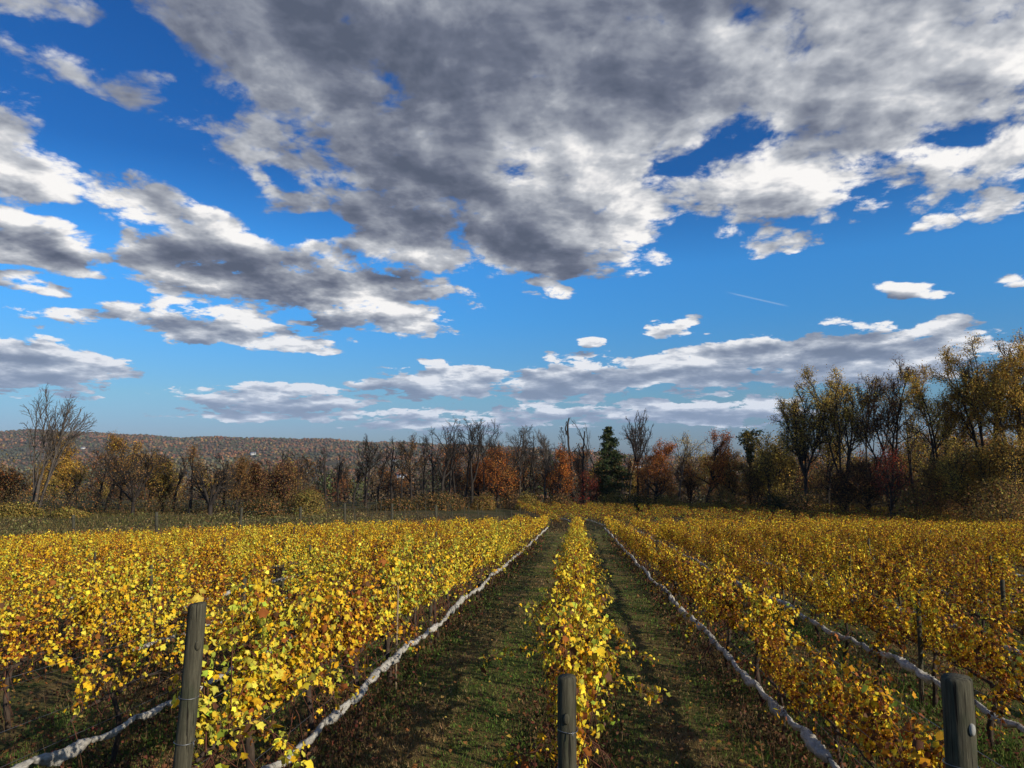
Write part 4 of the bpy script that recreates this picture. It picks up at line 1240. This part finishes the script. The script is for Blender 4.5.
VAR = []
def build_vines():
    for s in range(12):
        VAR.append((make_vine(100 + s, s % 3), s % 3))
    sparse = make_vine(150, 0, .5)
    plants = []
    for r in ROWS:
        y = r['y0'] + .9
        i = 0
        while y < r['y1']:
            if not (rnd.random() < .05 and y > 14):
                px, py, f = proj((r['x'], y, gz(r['x'], y) + 1.4))
                seen = -12 < px < 1036 and py < 790
                if seen:
                    i += 1
                plants.append([math.hypot(r['x'], y) , r, y, i if seen else 0])
            y += 1.8
    near = sorted([p for p in plants if p[3]], key=lambda p: p[0])[:300]
    ids = {id(p) for p in near}
    for p in near:
        _d, r, y, i = p
        want = [1, 1, 0, 2] if r['side'] == -1 and r['k'] < 3 else [0, 2, 1, 2] if r['side'] == -1 else [0, 1] if r['side'] == 0 else [2, 2, 0] if r['k'] > 1 else [0, 2, 2]
        hue = rnd.choice(want)
        v = rnd.choice([q for q in range(len(VAR)) if VAR[q][1] == hue])
        if r['k'] == 0 and y < 12:
            v = rnd.choice([1, 4, 0, 3])
        meshes, hue = VAR[v]
        if r['side'] == -1 and r['k'] == 2 and y < 10.5:
            meshes, hue = sparse, 0
        root = link('grapevine', None, loc=(r['x'] + rnd.gauss(0, .04), y, gz(r['x'], y)))
        tag(root, '%s leaved grapevine, %s in view along %s' % (HUES[hue][0], ordinal(i), r['name']), 'grapevine', 'grapevines trained along the trellis rows')
        root.rotation_euler = (0, 0, rnd.choice([0, math.pi]) + rnd.gauss(0, .04))
        s = rnd.uniform(.93, 1.09) * (1.04 if r['side'] == -1 else 1.0)
        s *= rnd.choice([1, 1, 1.03, .95, .9])
        if r['side'] == 1:
            s *= .76 if r['k'] == 1 and y < 11.5 else .90
        elif r['side'] == -1 and r['k'] > 1:
            s *= .93
        root.scale = (s * rnd.uniform(.85, 1.15), 1.0, s)
        for nm, me, mt in zip(('trunk', 'shoot', 'foliage'), meshes, ('vine_wood', 'shoot', 'vine_leaf')):
            link(nm, me, M[mt], root)
    # the farther vines, one mass
    rest = [(p[1]['x'], p[2], 0.0) for p in plants if id(p) not in ids]
    ax, ay = -.20, .98                              # second block of rows, turned toward the meadow
    for k in range(-1, 26):
        bx, by = .4 + 2.66 * k, 76.5 - .15 * k
        for j in range(20):
            if rnd.random() > .14:
                rest.append((bx + ax * 1.8 * j, by + ay * 1.8 * j, .2))
    nl = 250
    leaf, wood = MB(), MB()
    Q = np.array(rest)
    n = len(Q)
    zz = ground(Q[:, 0], Q[:, 1])
    a_ = rng.uniform(-1, 1, (n, nl))
    hh = 1.0 + rng.beta(2.0, 1.8, (n, nl)) * rng.uniform(.9, 1.15, (n, 1)) - .25
    hh = np.where((Q[:, 0] > 3)[:, None], .12 + hh * .88, hh)
    xx = rng.normal(0, .17, (n, nl)) * (1.15 - .3 * (hh - .8))
    P = np.stack([Q[:, 0:1] + xx - a_ * Q[:, 2:3], Q[:, 1:2] + a_, zz[:, None] + hh], -1).reshape(-1, 3)
    nn = unit(n * nl) + np.array([0, 0, .35])
    nn[:, 0] += np.sign(xx.ravel()) * .6
    V, F = leaf_quads(P, nn, rng.uniform(.06, .13, n * nl), aspect=.95, fold=.3)
    far = Q[:, 1] > 75
    w = np.where(far[:, None], np.array([[.15, .5, .15, 1.8, 2.6, 4.4, 2.2]]), np.array([[2.6, 4, 1.2, 2.6, 2.8, 2.8, .8]]))
    w = np.where((Q[:, 0] > 3)[:, None] & ~far[:, None], np.array([[1.6, 3, .5, 3.0, 3.0, 3.0, .6]]), w)
    col = np.concatenate([pick(YEL, nl, wi, .2) for wi in w])
    leaf.add(V, F, np.repeat(col, 4, 0))
    S = []
    for (x, y, t), z in zip(rest, zz):
        S.append((x, y, z - .1, x + rnd.gauss(0, .04), y, z + .95, .04, .03))
        S.append((x + t * .9, y - .9, z + .93, x - t * .9, y + .9, z + .93, .018, .018))
    wood.add(*segs_mesh(S, 4))
    tag(link('vine_leaves', leaf.mesh('far_vine_leaves'), M['vine_leaf']), 'yellow leaves of the farther vine rows running to the wood', 'vine leaves', kind='stuff')
    tag(link('vine_wood', wood.mesh('far_vine_wood'), M['vine_wood']), 'dark trunks of the farther vine rows running to the wood', 'vine trunks', kind='stuff')
build_vines()

# ------------------------------------------------------------------ bird netting rolled along the rows
def netting(row, x, y0, y1, label, slant=0.0, fine=True):
    step = .03 if fine else .13
    ys = np.arange(y0, y1, step)
    n = len(ys)
    ties = [y0 + .1]
    while ties[-1] < y1:
        ties.append(ties[-1] + rnd.uniform(.45, 1.0))
    ties = np.array(ties)
    k = np.clip(np.searchsorted(ties, ys) - 1, 0, len(ties) - 2)
    f = np.clip((ys - ties[k]) / (ties[k + 1] - ties[k]), 0, 1)
    bulge = rng.uniform(.032, .068, len(ties))
    if row is not None and row['side'] < 0 and row['k'] == 3:
        bulge = bulge * .7
    r = .020 + (bulge[k] - .020) * np.sin(np.pi * f) ** .55
    xs = x + slant * (ys - y0) + .02 * np.sin(ys * 1.1 + x) + .012 * rng.normal(size=n).cumsum() * 0
    zs = ground(xs, ys) + .60 + .045 * np.sin(ys * .9 + x * 3) - .05 * np.sin(np.pi * f) + .02 * np.sin(ys * 3.1)
    sides = 12 if fine else 7
    th = np.linspace(0, 2 * np.pi, sides, endpoint=False)
    fold = 1 + .17 * np.sin(3 * th[None] + 5 * np.sin(ys * 1.7)[:, None]) + .12 * np.sin(5 * th[None] - ys[:, None] * 6)
    fold = fold + rng.normal(0, .13, (n, sides)) + .15 * np.sin(ys * 23 + 3 * np.sin(ys * 5))[:, None] * np.cos(2 * th)[None]
    rad = r[:, None] * np.clip(fold, .5, 1.6)
    V, F = tube(np.stack([xs, ys, zs], -1), rad, sides)
    dirt = np.clip(.86 + .16 * vnoise(ys * 1.5, ys * 0 + x, 17), .5, 1.05)
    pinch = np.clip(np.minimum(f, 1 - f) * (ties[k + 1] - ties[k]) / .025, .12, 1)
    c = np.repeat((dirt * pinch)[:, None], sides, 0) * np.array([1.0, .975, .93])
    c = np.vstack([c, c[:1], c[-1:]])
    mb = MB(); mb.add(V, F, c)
    o = link('bird_netting', mb.mesh('bird_netting', True), M['netting'])
    tag(o, label, 'bird netting', 'rolls of bird netting tied along the rows')

for r in ROWS:
    if r['side'] == 0:
        continue
    off = .19 if r['side'] < 0 else -.24
    netting(r, r['x'] + off, r['y0'] - (1.5 if r['k'] < 3 else -3.2 if r['side'] < 0 and r['k'] < 6 else .6), r['y1'], 'white bird netting rolled and tied low along %s' % r['name'], fine=r['k'] <= 3)
for k, nm in ((0, 'nearest to the middle row'), (1, 'second from the middle row')):
    netting(None, .4 + 2.66 * k - .1, 76.0, 100.0, 'white bird netting along a slanted far row, %s' % nm, slant=-.204, fine=False)

# ------------------------------------------------------------------ posts and wires
M['dark_steel'] = simple('dark_steel', (.045, .042, .04), .6, .5)
def post(name, x, y, h, r, label, group, mat, lean=(0, 0), sides=16, cut=.02, parts=None, cat='post'):
    z0 = gz(x, y)
    zs = np.concatenate([[-.4], np.linspace(.0, h - .03, 14), [h - .012, h]])
    n = len(zs)
    P = np.stack([lean[0] * zs + .006 * np.sin(zs * 3 + x), lean[1] * zs, zs], -1)
    rr = np.full(n, r) * (1 + .02 * np.sin(zs * 4)) * (1.06 - .08 * zs / h)
    rr[-2] *= .985; rr[-1] *= .90
    th = np.linspace(0, 2 * np.pi, sides, endpoint=False)
    rad = rr[:, None] * (1 + .025 * np.sin(th * 3 + 1)[None] + .012 * rng.normal(size=(1, sides)) + .008 * rng.normal(size=(n, sides)))
    V, F = tube(P, rad, sides)
    V = np.asarray(V)
    top = V[:, 2] > h - .2
    V[top, 2] += cut * V[top, 0] / r                # the saw cut is not quite level
    mb = MB(); mb.add(V, F)
    if parts is None:
        o = link(name, mb.mesh(name, True), M[mat], loc=(x, y, z0))
        return tag(o, label, cat, group)
    root = tag(link(name, None, loc=(x, y, z0)), label, cat, group)
    link('shaft', mb.mesh(name + '_shaft', True), M[mat], root)
    for kind, z, ang in parts:
        cx = lean[0] * z
        q = MB()
        if kind == 'wire_band':
            th = np.linspace(0, 2 * np.pi, 33)
            ra = r * (1.07 - .08 * z / h) + .004
            q.add(*tube(np.stack([cx + ra * np.cos(th), lean[1] * z + ra * np.sin(th), z + .004 * np.sin(th * 2)], -1), .0035, 6))
            q.add(*tube([(cx + ra * math.cos(ang), ra * math.sin(ang), z), (cx + (ra + .03) * math.cos(ang), (ra + .03) * math.sin(ang), z + .02), (cx + (ra + .035) * math.cos(ang), (ra + .035) * math.sin(ang), z - .03)], .003, 5))
            link('wire_band', q.mesh('wire_band', True), M['steel'], root)
        else:
            c, s = math.cos(ang), math.sin(ang)
            t = np.linspace(0, 2 * np.pi, 14, endpoint=False)
            ring = []
            for dd, sc_ in ((0, 1), (.012, .95), (.018, .6)):
                rad_ = r * 1.0 + dd
                for a_ in t:
                    l, v = .022 * sc_ * math.cos(a_), .038 * sc_ * math.sin(a_)
                    ring.append((cx + rad_ * c - l * s, rad_ * s + l * c, z + v))
            i = np.arange(2)[:, None] * 14 + np.arange(14)
            j = np.arange(2)[:, None] * 14 + (np.arange(14) + 1) % 14
            q.add(ring, [np.stack([i, j, j + 14, i + 14], -1).reshape(-1, 4), np.arange(28, 42)[None]])
            link(kind, q.mesh(kind, True), M['tag_white' if kind == 'wire_clip' else 'post_wood'], root)
    return root

def at_post(x, py_top, y):
    px, _py, _f = proj((x, y, gz(x, y)))
    return z_at(px, py_top, y) - gz(x, y)
AIM = math.radians(-90)
post('end_post', x_at(186, 5.55, 690) - .07, 5.55, at_post(-3.0, 606, 5.55), .070, 'tall dark weathered end post leaning slightly beside the tied netting', 'wooden end posts', 'post_wood', lean=(.06, .0), cut=.012,
     parts=[('wire_band', 1.62, 2.8), ('wire_band', 1.28, -.4), ('knot', 2.02, R(-40))])
post('end_post', x_at(567.5, 5.07, 720), 5.07, at_post(-.1, 676, 5.07), .064, 'grey weathered end post closing the middle row, wire wrapped round it', 'wooden end posts', 'post_wood', cut=.004,
     parts=[('wire_band', 1.62, -1.2), ('wire_band', 1.37, -2.0), ('knot', 1.71, R(-95))])
post('end_post', x_at(957.5, 4.9, 720), 4.9, at_post(2.55, 678, 4.9), .088, 'thick flat topped end post with a pale clip on its side', 'wooden end posts', 'post_wood', cut=.004,
     parts=[('wire_band', 1.55, -1.0), ('wire_clip', 1.78, R(-62))])

SKIP = {}
for r in ROWS:
    if r['k'] > 6 or r['side'] == 0:
        continue
    y = { (-1, 1): 15.5, (-1, 2): 11.8, (-1, 3): 13.0, (1, 1): 21.0, (1, 2): 12.2}.get((r['side'], r['k']), r['y0'] + 2.5 + (r['k'] * 1.7) % 4)
    i = 0
    while y < r['y1'] + .5:
        px, py, f = proj((r['x'], y, gz(r['x'], y) + 2.0))
        if 0 < px < 1024:
            i += 1
            h = (1.86 if r['side'] < 0 else 1.66) + rnd.gauss(0, .1)
            post('line_post', r['x'] + rnd.gauss(0, .03), y, h, .034 + .008 * rnd.random(), 'dark line post, %s in view along %s' % (ordinal(i), r['name']), 'line posts in the vine rows', 'post_wood',
                 lean=(rnd.gauss(0, .015), rnd.gauss(0, .015)), sides=9)
        y += 7.9
post('stake', x_at(397, 12.0, 625), 12.0, 1.7, .017, 'thin pale wooden stake in front of the first meadow side row', 'stakes', 'stake_wood', sides=8, cat='stake')

for r in ROWS:
    if r['k'] > 4:
        continue
    ys = np.linspace({0: 5.07, -1: 5.55, 1: 4.76}[r['side']] if r['k'] < 2 else r['y0'] - 1.5, r['y1'], 60)
    root = tag(link('trellis', None, loc=(r['x'], float(ys[0]), gz(r['x'], ys[0]))), 'thin steel trellis wires strung along %s' % r['name'], 'trellis wire', 'trellis wires')
    for hgt in (.62, .95, 1.45):
        z = ground(np.full(60, r['x']), ys) + hgt
        P = np.stack([np.full(60, .0) + .02 * (hgt > 1), ys - ys[0], z - gz(r['x'], ys[0])], -1)
        mb = MB(); mb.add(*tube(P, .0028, 5, False))
        link('wire', mb.mesh('trellis_wire', True), M['steel'], root)

# fence across the far side of the meadow
def build_fence():
    spots = [(-120, 54), (-20, 55), (75, 56), (158, 58), (240, 62), (300, 66), (345, 70), (392, 73), (436, 74.5)]
    pts = [np.array([x_at(px, y, 520), y]) for px, y in spots]
    o = np.array([pts[0][0], pts[0][1], gz(*pts[0])])
    root = tag(link('wire_fence', None, loc=o), 'old wire fence on thick dark posts between the vines and the meadow', 'fence')
    tops = []
    for i, q in enumerate(pts):
        z = gz(*q) - o[2]
        h = 2.75 + rnd.gauss(0, .1)
        l = rnd.gauss(0, .03)
        mb = MB()
        zs = np.linspace(-.3, h, 6)
        mb.add(*tube(np.stack([q[0] - o[0] + l * zs, np.full(6, q[1] - o[1]), z + zs], -1), .125 * (1 + .05 * rng.normal(size=6)), 9))
        link('post', mb.mesh('fence_post', True), M['post_wood'], root)
        tops.append((q[0] - o[0], q[1] - o[1] - .13, z))
    T = np.array(tops)
    for hgt in (.9, 1.6, 2.4):
        mb = MB(); mb.add(*tube(T + np.array([0, 0, hgt]), .010, 4, False))
        link('wire', mb.mesh('fence_wire'), M['dark_steel'], root)
build_fence()

# bare stakes in the empty plot behind the meadow side rows
i = 0
for rr_ in range(5):
    for j in range(9):
        px = 352 + 24 * j + rr_ * 7 + rnd.uniform(-5, 5)
        y = 76 + rr_ * 6 + rnd.uniform(-1, 1)
        if px > 556:
            continue
        i += 1
        x = x_at(px, y)
        post('plot_stake', x, y, 1.5 + rnd.gauss(0, .15), .05, 'dark bare stake, %s of the %s line in the empty brown plot' % (ordinal(j + 1), ORD[rr_]), 'stakes in the empty plot', 'post_wood', lean=(rnd.gauss(0, .04), 0), sides=6, cat='stake')

# ------------------------------------------------------------------ grass, weeds and fallen leaves
GREEN = [(.095, .17, .028), (.07, .13, .024), (.13, .18, .038), (.18, .19, .05)]
DRY = [(.24, .16, .07), (.17, .11, .05), (.30, .21, .10), (.12, .08, .035)]
def blades(x, y, h, w, col, bend=.5):
    n = len(x)
    z = ground(x, y) - .01
    a_ = rng.uniform(0, 2 * np.pi, n)
    b = rng.uniform(0, 2 * np.pi, n)
    dx, dy = np.cos(a_) * w * .5, np.sin(a_) * w * .5
    ox, oy = np.cos(b) * h * bend * rng.uniform(.2, 1, n), np.sin(b) * h * bend * rng.uniform(.2, 1, n)
    V = np.stack([np.stack([x - dx, y - dy, z], -1), np.stack([x + dx, y + dy, z], -1), np.stack([x + ox, y + oy, z + h], -1)], 1).reshape(-1, 3)
    return V, np.arange(n * 3).reshape(n, 3), np.repeat(col, 3, 0)

def build_grass():
    n = 210000
    u = rng.uniform(0, 1, n)
    y = 1 / (1 / 6.0 + u * (1 / 80.0 - 1 / 6.0))
    x = rng.uniform(-1, 1, n) * (4.2 + .35 * y) + rng.uniform(-.3, .3, n)
    zone = vnoise(x * 1.5, y * .6, 51) + .45 * vnoise(x * 5, y * 3, 52)
    aisle = np.minimum(np.abs(x + 1.6 + .55), np.abs(x - 1.25 - .1))
    dry = zone + .12 + .35 * np.clip((-x - 3.6) / .6, 0, 1) + .55 * np.exp(-(aisle / .35) ** 2) + rng.normal(0, .35, n) > .42
    col = pick(GREEN, n, None, .2)
    col[dry] = pick(DRY, dry.sum(), None, .25)
    h = rng.uniform(.02, .075, n) * (1 + .6 * np.clip(zone, 0, 1)) * np.where(dry, .8, 1)
    rowx = np.min(np.abs(x[:, None] - np.array([r['x'] for r in ROWS if r['k'] < 8])[None]), 1)
    h *= 1 + 1.3 * np.exp(-(rowx / .45) ** 2)
    w = np.maximum(.010, .0016 * y) * rng.uniform(.7, 1.4, n)
    mb = MB()
    V, F, C = blades(x, y, h, w, col, .9)
    mb.add(V, F, C)
    # rough grass of the meadow beyond the fence and of the empty plot
    n = 42000
    y = rng.uniform(52, 98, n)
    x = np.where(rng.uniform(size=n) < .8, rng.uniform(-1.0, -.02, n), rng.uniform(-.02, .9, n)) * y
    edge = np.interp(-x, [0, 3, 40, 90], [72, 71, 49, 45])
    k = y > edge
    x, y = x[k], y[k]
    n = len(x)
    zone = vnoise(x * .12, y * .2, 55) - np.clip((x + 26) / 14, -1, 1) * .7
    col = pick([(.10, .085, .03), (.075, .07, .025), (.17, .125, .05)], n, None, .25)
    d = zone + rng.normal(0, .3, n) < .35
    col[d] = pick([(.13, .085, .04), (.09, .06, .03), (.17, .12, .05)], d.sum(), None, .22)
    h = np.where(x < -22, rng.uniform(.12, .5, n), rng.uniform(.15, .4, n)) * (1 + .4 * np.clip(zone, -1, 1))
    V, F, C = blades(x, y, h, rng.uniform(.05, .13, n), col, 1.0)
    mb.add(V, F, C)
    tag(link('grass', mb.mesh('grass'), M['grass']), 'short green and straw coloured grass in the aisles and rough meadow grass', 'grass', kind='stuff')

    # weeds under the rows: dry reddish stems with small leaves
    rows = [r for r in ROWS if r['k'] < 7]
    mbw = MB()
    for r in rows:
        m = int((9500 if r['k'] < 2 else 5200) * (3.2 if r['side'] < 0 and r['k'] == 2 else 1) / (1 + .35 * r['k']))
        u = rng.uniform(0, 1, m)
        a0, a1 = max(5.0, r['y0'] - 2.2), 60.0
        y = 1 / (1 / a0 + u * (1 / a1 - 1 / a0))
        x = r['x'] + rng.normal(0, .75 if r['side'] < 0 and r['k'] in (2, 3) else .36, m)
        big = vnoise(x * 1.1, y * 1.1, 61 + r['k'])
        h = rng.beta(1.2, 2.5, m) * ((.42 if r['k'] == 1 else .28) + .22 * np.clip(big, -1, 1)) * (1.7 if r['side'] < 0 and r['k'] == 2 else 1) + .01
        z = ground(x, y) + h
        V, F = leaf_quads(np.stack([x, y, z], -1), unit(m) + np.array([0, 0, .3]), rng.uniform(.025, .07, m) * np.maximum(1, y / 16))
        col = pick([(.11, .035, .02), (.08, .045, .02), (.05, .06, .018), (.15, .07, .03), (.06, .035, .02)], m, None, .25)
        mbw.add(V, F, np.repeat(col, 4, 0))
        s = m // 3
        V, F, C = blades(x[:s], y[:s], h[:s] * 1.5 + .06, np.full(s, .007) * np.maximum(1, y[:s] / 14), pick([(.12, .04, .025), (.20, .13, .06), (.08, .05, .025)], s, None, .2), .35)
        mbw.add(V, F, C)
    # rough weeds and low brush over the meadow and the empty plot
    m = 22000
    y = rng.uniform(52, 92, m)
    x = -rng.uniform(.0, 1.0, m) * y
    edge = np.interp(-x, [0, 3, 40, 90], [74, 73, 51, 47])
    kk = y > edge
    x, y = x[kk], y[kk]
    m = len(x)
    big = vnoise(x * .22, y * .30, 71) + .5 * vnoise(x * .7, y * .9, 72)
    h = rng.beta(1.1, 1.8, m) * np.clip(.55 + .75 * big, .08, 1.7) * np.where(x > -20, .4, 1)
    V, F = leaf_quads(np.stack([x, y, ground(x, y) + h], -1), unit(m) + np.array([0, 0, .4]), rng.uniform(.10, .28, m))
    c = pick([(.13, .12, .035), (.09, .10, .03), (.19, .15, .05), (.16, .10, .04), (.24, .19, .07)], m, None, .25)
    dk = (x > -20) | (vnoise(x * .15, y * .2, 73) > .5)
    c[dk] = pick([(.10, .065, .03), (.14, .085, .04), (.07, .055, .028)], int(dk.sum()), None, .25)
    mbw.add(V, F, np.repeat(c, 4, 0))
    tag(link('weeds', mbw.mesh('weeds'), M['litter']), 'dry reddish weeds under the vine rows and rough growth over the meadow', 'weeds', kind='stuff')

    n = 15000
    u = rng.uniform(0, 1, n)
    y = 1 / (1 / 6.0 + u * (1 / 70.0 - 1 / 6.0))
    rx = np.array([r['x'] for r in ROWS if r['k'] < 6])
    x = np.where(rng.uniform(size=n) < .65, rng.choice(rx, n) + rng.normal(0, .65, n), rng.uniform(-1, 1, n) * (4 + .3 * y))
    z = ground(x, y) + rng.uniform(.015, .07, n)
    V, F = leaf_quads(np.stack([x, y, z], -1), unit(n) * .5 + np.array([0, 0, 1.0]), rng.uniform(.04, .09, n) * np.maximum(1, y / 22), fold=.35)
    mb = MB(); mb.add(V, F, np.repeat(pick([(.24, .11, .035), (.17, .075, .03), (.32, .19, .05), (.12, .06, .03), (.42, .28, .05)], n, (3, 3, 1.6, 3, .6), .2), 4, 0))
    tag(link('fallen_leaves', mb.mesh('fallen_leaves'), M['litter']), 'brown and gold fallen leaves on the grass', 'leaves', kind='stuff')
build_grass()

# ------------------------------------------------------------------ air
def build_haze():
    V, F = box((-4600, -60, -75), (4600, 4300, 175))
    mb = MB(); mb.add(V, F)
    m, t = mat_new('haze_air')
    v = t.n('ShaderNodeVolumePrincipled')
    v.inputs['Color'].default_value = (.72, .82, 1.0, 1)
    v.inputs['Density'].default_value = HAZE
    v.inputs['Anisotropy'].default_value = 0.0
    o = t.n('ShaderNodeOutputMaterial')
    t.nt.links.new(v.outputs[0], o.inputs['Volume'])
    tag(link('haze', mb.mesh('haze'), m), 'thin blue haze over the valley', 'haze', kind='stuff')
HAZE = 0.000045
build_haze()
